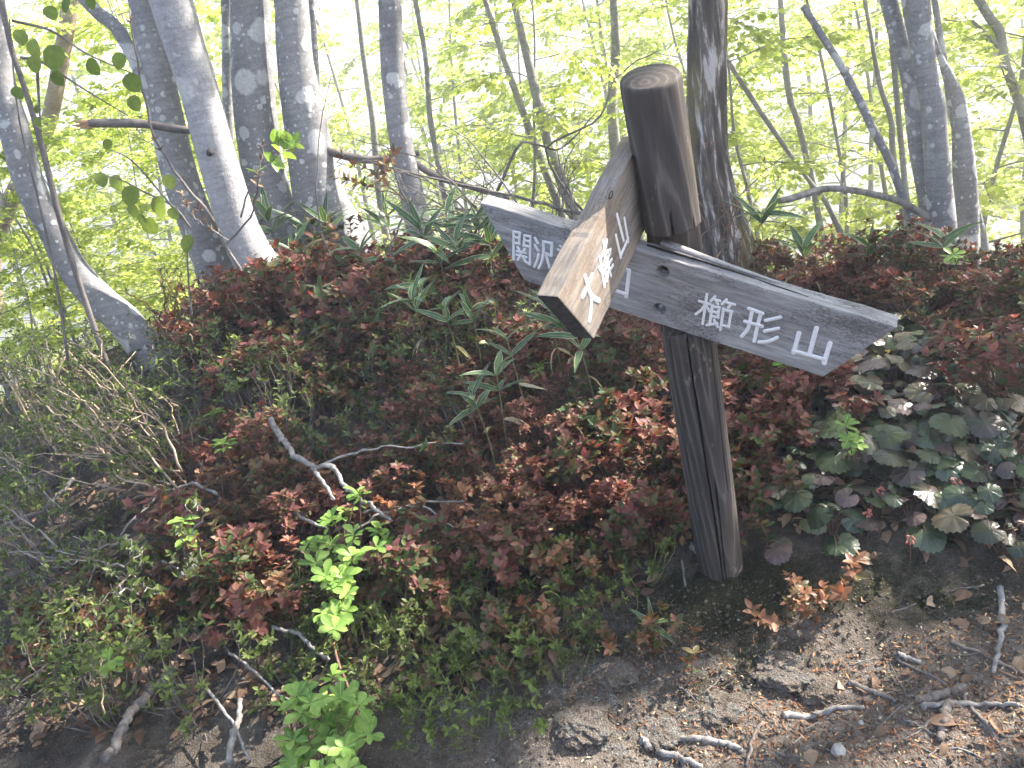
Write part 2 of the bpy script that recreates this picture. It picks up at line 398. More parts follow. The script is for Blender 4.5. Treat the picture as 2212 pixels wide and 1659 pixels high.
def plank_mat(name, dark, mid, light, warm=None, warmamt=0.0):
    mt, nt, out = new_mat(name)
    tc = N(nt, 'ShaderNodeTexCoord'); v = tc.outputs['Object']
    g1 = noise(nt, mapping(nt, v, (1.2, 14, 14)), 7, 6, 0.62, 0.35)
    g2 = noise(nt, mapping(nt, v, (3.0, 60, 60)), 9, 3, 0.6)
    big = noise(nt, mapping(nt, v, (1, 2, 2)), 5, 4, 0.6)
    col = ramp(nt, g1, [(0.3, dark), (0.5, mid), (0.7, light)]).outputs['Color']
    col = mixc(nt, 0.55, col, ramp(nt, g2, [(0.35, (0.7, 0.7, 0.7)), (0.65, (1.2, 1.2, 1.2))]).outputs['Color'], 'MULTIPLY')
    col = mixc(nt, 0.7, col, ramp(nt, big, [(0.35, (0.62, 0.6, 0.6)), (0.6, (1.12, 1.12, 1.14))]).outputs['Color'], 'MULTIPLY')
    # dark mildew speckle with a shape of its own
    sp = ramp(nt, math_(nt, 'MULTIPLY', noise(nt, mapping(nt, v, (1, 2, 2)), 110, 3, 0.7), noise(nt, mapping(nt, v, (1, 2.5, 2.5)), 6, 3)), [(0.27, (1, 1, 1)), (0.34, (0.45, 0.42, 0.4))]).outputs['Color']
    col = mixc(nt, 0.8, col, sp, 'MULTIPLY')
    if warm:
        wm = ramp(nt, noise(nt, mapping(nt, v, (1.5, 4, 4)), 4.5, 4), [(0.4, (0, 0, 0)), (0.65, (1, 1, 1))]).outputs['Color']
        col = mixc(nt, math_(nt, 'MULTIPLY', wm, warmamt), col, warm)
    h = math_(nt, 'ADD', g1, math_(nt, 'MULTIPLY', g2, 0.6))
    finish(nt, out, col, 0.82, bump(nt, h, 0.5, 0.003), 0.2)
    return mt
M['plank'] = plank_mat('weathered_grey_board', (0.19, 0.185, 0.185), (0.29, 0.28, 0.282), (0.41, 0.4, 0.4))
M['plank3'] = plank_mat('weathered_sunwarm_board', (0.15, 0.132, 0.115), (0.235, 0.208, 0.182), (0.35, 0.315, 0.28), (0.23, 0.165, 0.11), 0.6)  # less weathered brown, with the sun's warmth mixed into the colour
M['endgrain'] = plank_mat('dark_end_grain', (0.05, 0.048, 0.05), (0.09, 0.085, 0.085), (0.14, 0.13, 0.13))

def post_mat():
    mt, nt, out = new_mat('weathered_post_wood')
    tc = N(nt, 'ShaderNodeTexCoord'); v = tc.outputs['Object']
    tilt = mapping(nt, v, (1, 1, 0.32), (0.2, 0.12, 0), (-0.045, 0.098, 0))
    nn = N(nt, 'ShaderNodeTexNoise', Scale=5.0, Detail=3.0); nt.links.new(mapping(nt, v, (1, 1, 0.3)), nn.inputs['Vector'])
    sc_ = N(nt, 'ShaderNodeVectorMath', operation='SCALE', Scale=0.02); nt.links.new(nn.outputs['Color'], sc_.inputs[0])
    ad = N(nt, 'ShaderNodeVectorMath', operation='ADD'); nt.links.new(tilt, ad.inputs[0]); nt.links.new(sc_.outputs[0], ad.inputs[1])
    wv = N(nt, 'ShaderNodeTexWave', wave_type='RINGS', rings_direction='Z', Scale=17.0, Distortion=1.6, Detail=2.0); wv.inputs['Detail Scale'].default_value = 1.5
    nt.links.new(ad.outputs[0], wv.inputs['Vector'])
    g2 = noise(nt, mapping(nt, v, (1, 1, 0.05)), 90, 4, 0.6)
    col = ramp(nt, wv.outputs['Fac'], [(0.0, (0.046, 0.04, 0.038)), (0.9, (0.07, 0.061, 0.057)), (0.99, (0.115, 0.102, 0.095))]).outputs['Color']
    col = mixc(nt, 0.6, col, ramp(nt, g2, [(0.3, (0.45, 0.45, 0.46)), (0.7, (1.5, 1.5, 1.5))]).outputs['Color'], 'MULTIPLY')
    bigf = noise(nt, mapping(nt, v, (2, 2, 0.6)), 4, 3)
    col = mixc(nt, ramp(nt, bigf, [(0.45, (0, 0, 0)), (0.7, (0.45, 0.45, 0.45))]).outputs['Color'], col, (0.13, 0.098, 0.072))
    wear = ramp(nt, math_(nt, 'MULTIPLY', noise(nt, mapping(nt, v, (1, 1, 0.4)), 40, 4, 0.7), noise(nt, v, 7, 2)), [(0.36, (0, 0, 0)), (0.42, (1, 1, 1))]).outputs['Color']
    col = mixc(nt, math_(nt, 'MULTIPLY', wear, 0.6), col, (0.3, 0.26, 0.22))
    h = math_(nt, 'ADD', math_(nt, 'MULTIPLY', wv.outputs['Fac'], 0.15), g2)
    finish(nt, out, col, 0.75, bump(nt, h, 0.6, 0.0035), 0.2)
    return mt
M['post'] = post_mat()

def simple_mat(name, c, rough=0.6, metal=0.0, nscale=60, amt=0.3, spec=0.3):
    mt, nt, out = new_mat(name)
    geo = N(nt, 'ShaderNodeNewGeometry'); n = noise(nt, geo.outputs['Position'], nscale, 4, 0.65)
    col = mixc(nt, amt * 2, c, ramp(nt, n, [(0.3, (0.55, 0.55, 0.55)), (0.7, (1.25, 1.25, 1.25))]).outputs['Color'], 'MULTIPLY')
    p = finish(nt, out, col, rough, bump(nt, n, 0.3, 0.002), spec); p.inputs['Metallic'].default_value = metal
    return mt
M['paint'] = simple_mat('white_letter_paint', (0.8, 0.8, 0.82), 0.55, 0, 260, 0.12)
M['bolt'] = simple_mat('grey_bolt_metal', (0.34, 0.38, 0.44), 0.4, 0.7, 90, 0.3, 0.5)
M['bolt_dark'] = simple_mat('dark_bolt_metal', (0.07, 0.055, 0.05), 0.6, 0.4, 90, 0.3, 0.4)  # colour darkened so the upper bolt is lost in the hole's shade
M['hole'] = simple_mat('dark_hole_wood', (0.035, 0.032, 0.03), 0.9)
M['stone'] = simple_mat('pale_stone', (0.34, 0.32, 0.3), 0.85, 0, 80, 0.3)
M['berry'] = simple_mat('pink_bud', (0.4, 0.14, 0.11), 0.5)

# ------------------------------------------------------------------ terrain
def on_z(px, py, z):
    d = ray(px, py); return CAM + d * ((z - CAM[2]) / d[2])
post_top = wc(1402, 164, 1.69); post_bot = wc(1556, 1218, 2.37)
ctrl = [post_bot, post_bot]
for px, py, z in [(2212, 1659, -.06), (1700, 1659, -.05), (1106, 1659, -.02), (0, 1659, .16), (600, 1659, .06),
                  (1400, 1480, .0), (1750, 1400, .0), (2100, 1310, .03), (1250, 1350, .06), (1900, 1215, .09), (1650, 1520, -.04), (2212, 1100, .16), (1900, 1000, .2),
                  (2212, 740, .3), (1800, 720, .31), (2060, 610, .14), (2212, 640, .14), (1600, 590, .33), (900, 1250, .14), (900, 1050, .28),
                  (900, 850, .44), (800, 690, .56), (600, 680, .58), (1150, 700, .45), (1300, 1000, .22), (400, 1000, .38), (320, 760, .5),
                  (0, 1000, .26), (0, 1300, .2), (100, 820, .3), (1250, 620, .42), (1400, 1340, .06), (1130, 1500, .04)]:
    p = on_z(px, py, z); ctrl.append(p)
for p in [(-4, 1.5, .25), (-4, 4, .1), (-3.5, 6, -.2), (0, 6.3, .1), (2.6, 5.6, -.45), (3.4, 5.2, -.35), (-1.5, 6.5, .3), (4.5, 5, -.2), (4.5, 2.6, .1), (3, 0, -.1), (0, -1, -.1), (-3, 0, .1), (4.5, -1, -.1), (6, 4, .0)]:
    ctrl.append(np.array(p, float))
ctrl = np.array(ctrl)
def _phi(d2): return np.where(d2 > 1e-12, 0.5 * d2 * np.log(np.maximum(d2, 1e-12)), 0.0)
_n = len(ctrl)
_K = _phi(((ctrl[:, None, :2] - ctrl[None, :, :2]) ** 2).sum(-1)) + 0.02 * np.eye(_n)
_P = np.hstack([np.ones((_n, 1)), ctrl[:, :2]])
_A = np.block([[_K, _P], [_P.T, np.zeros((3, 3))]])
_W = np.linalg.solve(_A, np.concatenate([ctrl[:, 2], np.zeros(3)]))
def far_h(x, y):
    r = np.sqrt(x * x + y * y)
    drop = np.clip(y - 4.8, 0, None)
    h = 0.3 - 0.42 * drop
    h = np.maximum(h, -14 - 0.01 * r)
    h = h + 12 * np.clip((r - 120) / 700, 0, 1) * (0.6 + 0.8 * vnoise(x / 90 + 9, y / 90, 5))
    h = h - 1.6 * np.clip(-x - 3.2, 0, 6) * np.clip((y - 1) / 6, 0, 1) * 0.25
    h = h - 0.3 * np.clip(x - 2.4, 0, 3) * np.clip((y - 3.4) / 1.2, 0, 1) + 0.5 * fbm(x / 7, y / 7, 3)
    return h
def height(x, y, detail=True):
    x = np.asarray(x, float); y = np.asarray(y, float); sh = x.shape
    x = x.ravel(); y = y.ravel(); out = np.empty_like(x)
    for s in range(0, len(x), 40000):
        xx = x[s:s + 40000]; yy = y[s:s + 40000]
        xc = np.clip(xx, -5, 6); yc = np.clip(yy, -2, 7)
        d2 = (xc[:, None] - ctrl[None, :, 0]) ** 2 + (yc[:, None] - ctrl[None, :, 1]) ** 2
        z = _phi(d2) @ _W[:_n] + _W[_n] + _W[_n + 1] * xc + _W[_n + 2] * yc
        f = far_h(xx, yy)
        w = np.maximum.reduce([np.clip((yy - 5.0) / 1.6, 0, 1), np.clip((np.abs(xx - 0.5) - 3.8) / 1.6, 0, 1), np.clip((-yy - 0.2) / 1.5, 0, 1)])
        w = w * w * (3 - 2 * w)
        z = z * (1 - w) + f * w
        if detail:
            z = z + (0.05 * fbm(xx * 3.1, yy * 3.1, 21) + 0.028 * fbm(xx * 11, yy * 11, 31, 3)) * (1 - 0.5 * w)
        out[s:s + 40000] = z
    return out.reshape(sh)
def axis(lo, hi, step, far, g=1.22):
    a = list(np.arange(lo, hi + 1e-6, step)); st = step; x = a[-1]
    while x < far: st *= g; x += st; a.append(x)
    st = step; x = a[0]; b = []
    while x > -far: st *= g; x -= st; b.append(x)
    return np.array(b[::-1] + a)
gx = axis(-2.6, 3.0, 0.021, 900); gy = axis(0.7, 5.4, 0.021, 900)
GX, GY = np.meshgrid(gx, gy)
GZ = height(GX, GY)
fine = ((np.abs(GX) < 3.2) & (GY > 0.5) & (GY < 5.6))
GZ = GZ + np.where(fine, 0.045 * fbm(GX * 13, GY * 13, 78, 4) + 0.014 * fbm(GX * 42, GY * 42, 77, 3), 0)
def ground_z(x, y):
    x = np.asarray(x, float); y = np.asarray(y, float)
    i = np.clip(np.searchsorted(gx, x) - 1, 0, len(gx) - 2); j = np.clip(np.searchsorted(gy, y) - 1, 0, len(gy) - 2)
    u = np.clip((x - gx[i]) / (gx[i + 1] - gx[i]), 0, 1); v = np.clip((y - gy[j]) / (gy[j + 1] - gy[j]), 0, 1)
    return (GZ[j, i] * (1 - u) + GZ[j, i + 1] * u) * (1 - v) + (GZ[j + 1, i] * (1 - u) + GZ[j + 1, i + 1] * u) * v
_ts = np.concatenate([np.linspace(0.8, 8, 500), np.linspace(8, 60, 400)])
def hit(px, py, lift=0.0):               # ground point seen at a photo pixel
    d = ray(px, py); P = CAM + d * _ts[:, None]
    below = P[:, 2] < ground_z(P[:, 0], P[:, 1]) + lift
    k = int(np.argmax(below)) if below.any() else len(_ts) - 1
    return P[k]

def ground_mat():
    mt, nt, out = new_mat('forest_soil')
    geo = N(nt, 'ShaderNodeNewGeometry'); v = geo.outputs['Position']
    at_ = N(nt, 'ShaderNodeAttribute', attribute_name='Col'); sep = N(nt, 'ShaderNodeSeparateColor'); nt.links.new(at_.outputs['Color'], sep.inputs['Color'])
    n1 = noise(nt, v, 6, 6, 0.65); n2 = noise(nt, v, 40, 5, 0.7); n3 = noise(nt, v, 190, 3, 0.7)
    soil = ramp(nt, n1, [(0.3, (0.05, 0.041, 0.034)), (0.5, (0.12, 0.1, 0.082)), (0.7, (0.25, 0.21, 0.175))]).outputs['Color']
    path = ramp(nt, n2, [(0.3, (0.1, 0.078, 0.062)), (0.55, (0.26, 0.212, 0.175)), (0.75, (0.46, 0.395, 0.34))]).outputs['Color']  # soil and path tans raised to carry the sunlight falling there
    col = mixc(nt, sep.outputs[1], soil, path)
    # crusty pale lichen; dark moss, its colour also painting shade on bare soil
    li = ramp(nt, math_(nt, 'ADD', math_(nt, 'MULTIPLY', n2, 0.5), math_(nt, 'MULTIPLY', noise(nt, v, 13, 5, 0.7), 0.5)), [(0.5, (0, 0, 0)), (0.57, (1, 1, 1))]).outputs['Color']
    lcol = ramp(nt, n3, [(0.3, (0.1, 0.1, 0.085)), (0.6, (0.24, 0.235, 0.215)), (0.8, (0.42, 0.41, 0.38))]).outputs['Color']
    col = mixc(nt, math_(nt, 'MULTIPLY', li, sep.outputs[2]), col, lcol)
    mcol = ramp(nt, n3, [(0.3, (0.012, 0.014, 0.006)), (0.6, (0.035, 0.037, 0.014)), (0.8, (0.085, 0.085, 0.03))]).outputs['Color']
    ms = ramp(nt, math_(nt, 'ADD', sep.outputs[0], math_(nt, 'MULTIPLY', math_(nt, 'SUBTRACT', noise(nt, v, 22, 6, 0.75), 0.5), 1.5)), [(0.3, (0, 0, 0)), (0.75, (0.9, 0.9, 0.9))]).outputs['Color']
    col = mixc(nt, ms, col, mcol)
    col = mixc(nt, 0.7, col, ramp(nt, n3, [(0.3, (0.55, 0.55, 0.55)), (0.7, (1.4, 1.4, 1.4))]).outputs['Color'], 'MULTIPLY')
    # scattered pale grit
    vo = N(nt, 'ShaderNodeTexVoronoi', Scale=150.0); nt.links.new(v, vo.inputs['Vector'])
    sp = N(nt, 'ShaderNodeSeparateColor'); nt.links.new(vo.outputs['Color'], sp.inputs['Color'])
    grit = math_(nt, 'MULTIPLY', math_(nt, 'LESS_THAN', vo.outputs['Distance'], 0.2), math_(nt, 'GREATER_THAN', sp.outputs[0], 0.8))
    col = mixc(nt, math_(nt, 'MULTIPLY', grit, 0.7), col, (0.45, 0.43, 0.4))
    # beyond the ridge: spring forest floor and far wooded slopes
    fx = N(nt, 'ShaderNodeSeparateXYZ'); nt.links.new(v, fx.inputs[0])
    farf = ramp(nt, math_(nt, 'DIVIDE', fx.outputs[1], 60.0), [(0.1, (0, 0, 0)), (0.3, (1, 1, 1))]).outputs['Color']
    fcol = ramp(nt, noise(nt, v, 0.12, 6, 0.7), [(0.35, (0.1, 0.13, 0.04)), (0.6, (0.22, 0.24, 0.1)), (0.75, (0.3, 0.26, 0.17))]).outputs['Color']
    col = mixc(nt, farf, col, fcol)
    h = math_(nt, 'ADD', n2, math_(nt, 'MULTIPLY', n3, 0.7))
    finish(nt, out, col, 0.92, bump(nt, h, 1.0, 0.03), 0.12)
    return mt
pu, pv, pz = (lambda q: (CX + FPX * (q @ RGT) / np.maximum(q @ FWD, .2), CY - FPX * (q @ UPV) / np.maximum(q @ FWD, .2), q @ FWD))(np.stack([GX, GY, GZ], -1) - CAM)
def blob(wx, wy, rx, ry): return np.exp(-(((GX - wx) / rx) ** 2 + ((GY - wy) / ry) ** 2))
pb = hit(1557, 1225)
moss = np.zeros_like(GX)  # moss by the post, plus canopy shade darkened into the soil right of it
for (px, py, rx, ry, a) in [(1600, 1300, .3, .13, 1.1), (1480, 1290, .2, .12, .9), (1850, 1260, .35, .1, .8), (1650, 1440, .16, .1, .8), (1530, 1500, .14, .08, .6), (1300, 1400, .12, .1, .6), (1580, 1265, .22, .1, 1.2), (2050, 1290, .3, .1, .7)]:
    p = hit(px, py); moss = np.maximum(moss, a * blob(p[0], p[1], rx, ry))
path_sun = np.zeros_like(GX)  # trodden path, and a sunlit soil patch lightened by the same mask
for (px, py, rx, ry) in [(2050, 1560, .5, .22), (1700, 1600, .4, .16), (1750, 1440, .2, .1), (1300, 1640, .5, .12), (2200, 1640, .6, .3)]:
    p = hit(px, py); path_sun = np.maximum(path_sun, blob(p[0], p[1], rx, ry))
path_sun = np.maximum(path_sun, np.clip((0.95 - GY) * 3, 0, 1) * (GX > -1.2))
lich = np.zeros_like(GX)
for (px, py, rx, ry) in [(1400, 1300, .16, .14), (1420, 1440, .25, .15), (1300, 1520, .3, .15), (1050, 1540, .3, .15), (1600, 1520, .3, .12), (600, 1450, .25, .2), (1350, 1620, .3, .12)]:
    p = hit(px, py); lich = np.maximum(lich, blob(p[0], p[1], rx, ry))
gcol = np.stack([np.clip(moss, 0, 1), np.clip(path_sun, 0, 1), np.clip(lich, 0, 1), np.ones_like(GX)], -1).reshape(-1, 4)
nyy, nxx = GX.shape
ii = (np.arange(nyy - 1)[:, None] * nxx + np.arange(nxx - 1)[None]).ravel()
gme = mesh_from('ground', np.stack([GX, GY, GZ], -1).reshape(-1, 3), np.stack([ii, ii + 1, ii + nxx + 1, ii + nxx], -1), ground_mat(), gcol)
tag(mobj('ground', gme), 'wooded ridge with a bare mossy bank and a trodden path edge', None, None, 'structure')

# ------------------------------------------------------------------ signpost
def cvec(v): return v[0] * RGT - v[1] * UPV + v[2] * FWD       # camera axes (right, down, ahead) to world
def frame(o, x, y, z):
    mm = Matrix.Identity(4)
    for i, a in enumerate((x, y, z)):
        for j in range(3): mm[j][i] = a[j]
    for j in range(3): mm[j][3] = o[j]
    return mm
ax = nrm(post_top - post_bot)
PLEN = np.linalg.norm(post_top - post_bot)
py_ = FWD - ax * (FWD @ ax); py_ = nrm(py_); px_ = np.cross(py_, ax)
PM = frame(post_bot, px_, py_, ax); PMi = PM.inverted()
def to_local(Mi, p): return np.array(Mi @ Vector(p))
PR = 0.0645
sign = empty('trail_signpost', post_bot, 'leaning round wooden trail signpost with a long sagging board and a cross board', 'signpost')
bpy.context.view_layer.update()

def boolean(me_obj, cutters, op='DIFFERENCE'):
    for c in cutters:
        md = me_obj.modifiers.new('cut', 'BOOLEAN'); md.object = c; md.operation = op; md.solver = 'EXACT'
    bpy.context.view_layer.update()
    dg = bpy.context.evaluated_depsgraph_get()
    me = bpy.data.meshes.new_from_object(me_obj.evaluated_get(dg), preserve_all_data_layers=True, depsgraph=dg)
    me_obj.modifiers.clear(); old = me_obj.data; me_obj.data = me
    for c in cutters:
        d_ = c.data; bpy.data.objects.remove(c); bpy.data.meshes.remove(d_)
def box_obj(mat4, lo, hi):
    V = np.array([[x, y, z] for x in (lo[0], hi[0]) for y in (lo[1], hi[1]) for z in (lo[2], hi[2])])
    F = np.array([(0, 1, 3, 2), (4, 6, 7, 5), (0, 4, 5, 1), (2, 3, 7, 6), (0, 2, 6, 4), (1, 5, 7, 3)])
    o = mobj('cutter', mesh_from('cutter', V, F, M['hole'], smooth=False)); o.matrix_world = mat4; return o
def cyl_obj(p0, p1, r, mat='hole', sides=28):
    V, Q, T = tube(np.array([p0, p1]), [r, r], sides)
    return mobj('cutter', mesh_from('cutter', V, [Q, T], M[mat]))

# board planes from the photograph: corner rays + real sizes
def camray(p): return np.array([(p[0] - CX) / FPX, (p[1] - CY) / FPX, 1.0])
def c1(p): return (1014.9 + .4464 * p[0], 82.3 + .4464 * p[1])
def quad(p0, q0, p1, q1, k, z0):
    p0, q0, p1, q1 = [camray(c1(p)) for p in (p0, q0, p1, q1)]
    w1, w0, z1 = np.linalg.solve(np.stack([q1, -q0, -k * p1], 1), -k * z0 * p0)
    return [CAM + cvec(z0 * p0), CAM + cvec(w0 * q0), CAM + cvec(z1 * p1), CAM + cvec(w1 * q1)]
def board_frame(P0, Q0, P1, Q1):
    d = nrm(P1 - P0); a = Q0 - P0; a = a - d * (a @ d); h = np.linalg.norm(a); up = -a / h
    y = np.cross(up, d)
    return frame(P0, d, y, up), np.linalg.norm(P1 - P0), h, (Q0 - P0) @ d, (Q1 - P1) @ d
def make_board(name, BM, L, h, s0, s1, th, mat, endm, extra0=0.0, holes=(), wob=0.002):
    bm = bmesh.new()
    nx = 40; top = []; poly = []
    xs = np.linspace(-extra0, L, nx)
    for x in xs: poly.append((x, wob * math.sin(x * 23) * 0.6 + wob * (random.random() - .5)))
    for x in np.linspace(L + s1, (s0 if extra0 == 0 else -extra0), nx): poly.append((x, -h + wob * (random.random() - .5)))
    f = bm.faces.new([bm.verts.new((x, 0, z)) for x, z in poly])
    r = bmesh.ops.extrude_face_region(bm, geom=[f])
    for v in r['geom']:
        if isinstance(v, bmesh.types.BMVert): v.co.y += th
    bmesh.ops.recalc_face_normals(bm, faces=bm.faces)
    sharp = [e for e in bm.edges if len(e.link_faces) == 2 and e.calc_face_angle(0) > 0.6]
    bmesh.ops.bevel(bm, geom=sharp, offset=0.0028, segments=2, affect='EDGES', profile=0.6)
    me = bpy.data.meshes.new(name); bm.to_mesh(me); bm.free()
    me.materials.append(M[mat]); me.materials.append(M[endm])
    for p in me.polygons:
        if abs(p.normal.x) > 0.5: p.material_index = 1
    o = mobj(name, me, sign)
    o.matrix_world = BM
    bpy.context.view_layer.update()
    return o
def stroke_mesh(mb, pts, w):
    """a routed stroke: rounded ends, a raised rim of paint and a shallow valley; local x, z on the board, y towards the back"""
    pts = np.asarray(pts, float)
    if len(pts) > 2: pts = catmull(pts, 4 * len(pts))
    t = nrm(np.gradient(pts, axis=0)); nn = np.stack([-t[:, 1], t[:, 0]], 1)
    hw = w / 2; prof = [(-1.0, 0.0008), (-0.92, -0.0013), (0.0, -0.0005), (0.92, -0.0013), (1.0, 0.0008)]
    rings = []
    a = np.linspace(math.pi / 2, 0.12, 4)
    for q in a[::1]: rings.append((pts[0] - t[0] * hw * math.sin(q) * 1.0, nn[0], max(math.cos(q), .05)))
    for p_, n_ in zip(pts, nn): rings.append((p_, n_, 1.0))
    for q in a[::-1]: rings.append((pts[-1] + t[-1] * hw * math.sin(q), nn[-1], max(math.cos(q), .05)))
    V = []
    for p_, n_, k in rings:
        jit = 1 + 0.06 * (random.random() - .5)
        for u, y in prof:
            q = p_ + n_ * hw * u * k * jit; V.append((q[0], y if k > .3 else 0.0008, q[1]))
    n = len(rings); m_ = len(prof)
    i = np.arange(n - 1)[:, None] * m_; j = np.arange(m_ - 1)[None]
    Q = np.stack([i + j, i + j + 1, i + m_ + j + 1, i + m_ + j], -1).reshape(-1, 4)
    mb.add(np.array(V), Q)
def to_board(BM, fpix, pts):
    Mi = BM.inverted(); o = np.array(BM.translation); y = np.array(BM.col[1][:3]); out = []
    for p in pts:
        px, py = fpix(p); d = ray(px, py); t = ((o - CAM) @ y) / (d @ y)
        q = to_local(Mi, CAM + d * t); out.append((q[0], q[2]))
    return out
def character(board, BM, fpix, strokes, w):
    mb = MB()
    for s in strokes: stroke_mesh(mb, to_board(BM, fpix, s), w)
    o = mobj('carved_character', mb.mesh('carved_character', M['paint'], smooth=False), board)
    return o
def crop(x0, y0, s): return lambda p: ((x0 + s * p[0]) / 1.8228, (y0 + s * p[1]) / 1.8228)
cB = crop(2650, 1000, .42948); cC = crop(1850, 700, .3316); cA = crop(2050, 550, .51245)

# long board
BM1, L1, h1, s0, s1 = board_frame(*quad((47, 795), (262, 1172), (2068, 1400), (1710, 1640), .762, 1.955))
TH1 = 0.05
b1 = make_board('direction_board', BM1, L1, h1, s0, s1, TH1, 'plank', 'plank')
b1['label'] = 'long grey board pointed at both ends, sagging to one side'
hole_pts = [to_board(BM1, c1, [(932, 1132)])[0], to_board(BM1, c1, [(916, 1312)])[0]]
cut = []
for (hx, hz) in hole_pts:
    c = cyl_obj((hx, -.02, hz), (hx, .034, hz), .0165); c.matrix_world = BM1; cut.append(c)
boolean(b1, cut)
for k, (hx, hz) in enumerate(hole_pts):
    mb = MB(); y0 = .026 if k == 0 else .012
    mb.tube(np.array([(hx, y0, hz), (hx, y0 + .002, hz), (hx, .0335, hz)]), [.0055, .0075, .0075], 6 if k == 0 else 14)
    mb.tube(np.array([(hx, .0315, hz), (hx, .0335, hz)]), [.012, .012], 20)
    o = mobj('bolt', mb.mesh('bolt', M['bolt' if k else 'bolt_dark']), b1)
KUSHI = [[(310, 370), (272, 640)], [(240, 432), (340, 460)], [(295, 460), (262, 510), (210, 550)], [(303, 470), (335, 525)],
         [(385, 390), (348, 430)], [(368, 412), (430, 430)], [(395, 425), (410, 460)], [(490, 418), (450, 458)], [(478, 438), (565, 465)], [(532, 465), (508, 490)],
         [(360, 470), (335, 648)], [(365, 480), (425, 492)], [(422, 492), (410, 580)], [(375, 530), (415, 540)], [(365, 572), (415, 582)], [(310, 652), (405, 634)], [(378, 605), (410, 668)],
         [(462, 502), (435, 695)], [(465, 510), (540, 527)], [(535, 525), (510, 665)], [(512, 668), (465, 655)]]
KATA = [[(695, 500), (820, 545)], [(725, 520), (700, 640), (680, 695), (630, 755)], [(805, 545), (780, 640), (745, 800)], [(660, 618), (815, 662)],
        [(850, 610), (985, 580)], [(840, 708), (965, 682)], [(790, 808), (880, 800), (955, 765)]]
YAMA = [[(1155, 725), (1105, 905)], [(1315, 680), (1255, 905)], [(1105, 888), (1385, 965)], [(1440, 815), (1385, 1000)]]
character(b1, BM1, cB, KUSHI, .0066); character(b1, BM1, cB, KATA, .0088); character(b1, BM1, cB, YAMA, .0108)
SEKI = [[(520, 640), (520, 970)], [(520, 640), (595, 655)], [(594, 650), (585, 780)], [(525, 702), (585, 715)], [(525, 770), (590, 785)],
        [(650, 690), (640, 808)], [(650, 685), (715, 697)], [(720, 693), (715, 1025)], [(650, 742), (712, 755)], [(640, 800), (712, 820)], [(715, 1030), (655, 990)],
        [(568, 822), (588, 855)], [(655, 845), (632, 875)], [(558, 870), (662, 892)], [(555, 912), (672, 942)], [(607, 880), (602, 925), (568, 975)], [(612, 925), (655, 978)]]
ZAWA = [[(775, 715), (808, 772)], [(775, 800), (812, 862)], [(818, 908), (802, 980), (768, 1055)], [(875, 755), (970, 778)], [(875, 755), (876, 880), (855, 1000), (820, 1072)], [(976, 775), (970, 925)], [(880, 890), (970, 926)], [(905, 900), (945, 1062)]]
NOBO = [[(1072, 806), (1104, 832)], [(1048, 852), (1080, 868)], [(1120, 800), (1260, 880)], [(1150, 900), (1250, 925)], [(1130, 960), (1240, 990)]]
KUCHI = [[(1893, 1098), (1857, 1410)], [(1720, 1335), (1857, 1382)], [(1745, 1050), (1716, 1345)], [(1745, 1055), (1890, 1100)]]
character(b1, BM1, cC, SEKI, .0064); character(b1, BM1, cC, ZAWA, .0072); character(b1, BM1, cC, NOBO, .006); character(b1, BM1, cC, KUCHI, .0098)
# splinter lifting off the top edge beside the post
sx = to_board(BM1, c1, [(870, 985)])[0][0]
mb = MB(); TT = np.linspace(0, 1, 9)
Vv = []
for t in TT:
    x = sx + .02 + .30 * t; w_ = .020 * (1 - t) ** .7 + .001; zz = .002 + .012 * (1 - t) ** 1.5; yb = .034
    Vv += [(x, yb - w_ * .5, zz), (x, yb + w_ * .5, zz + .002), (x, yb + w_ * .5, zz + .007 * (1 - t) + .0015), (x, yb - w_ * .5, zz + .005 * (1 - t) + .001)]
Vv = np.array(Vv); i = np.arange(8)[:, None] * 4; j = np.arange(4)[None]; j2 = (j + 1) % 4
mb.add(Vv, np.vstack([np.stack([i + j, i + j2, i + 4 + j2, i + 4 + j], -1).reshape(-1, 4), [(0, 3, 2, 1)]]))
mobj('splinter', mb.mesh('splinter', M['plank'], smooth=False), b1)
mb = MB(); mb.tube(np.array([(sx - .01, .03, .0005), (sx + .1, .031, .0008), (sx + .22, .026, .0005), (sx + .36, .016, .0005)]), [.003, .0028, .002, .0006], 6)
mobj('split', mb.mesh('split', M['hole']), b1)

# cross board pointing at the viewer
_q = quad((780, 570), (830, 965), (425, 1252), (600, 1456), .738, 1.755)
BM3, L3, h3, t0, t1 = board_frame(_q[2], _q[3], _q[0], _q[1])
TH3 = 0.046
b3 = make_board('direction_board', BM3, L3 + .075, h3, t0, 0, TH3, 'plank3', 'endgrain')
b3['label'] = 'brown cross board pointing at the viewer, its face in the sun'
# which side is the back of board 3? its y axis points away from the visible face
DAI = [[(548, 1045), (512, 1125), (475, 1205)], [(493, 1055), (516, 1135), (540, 1245), (527, 1388)], [(520, 1160), (552, 1212), (600, 1240)]]
MINE = [[(605, 905), (640, 1128)], [(640, 1000), (662, 1085)], [(600, 985), (612, 1010)], [(640, 1110), (668, 1050)], [(632, 785), (648, 885)], [(660, 775), (628, 890)], [(690, 845), (622, 900)], [(648, 890), (640, 965)], [(688, 872), (648, 960)], [(700, 920), (645, 1000)], [(708, 965), (655, 1045)], [(655, 925), (692, 1045)]]
YAM3 = [[(738, 575), (790, 775)], [(795, 605), (826, 785)], [(730, 735), (768, 905)], [(770, 885), (826, 758)]]
character(b3, BM3, cA, DAI, .0125); character(b3, BM3, cA, MINE, .0085); character(b3, BM3, cA, YAM3, .0085)
mb = MB(); kx = to_board(BM3, cA, [(692, 424)])[0]
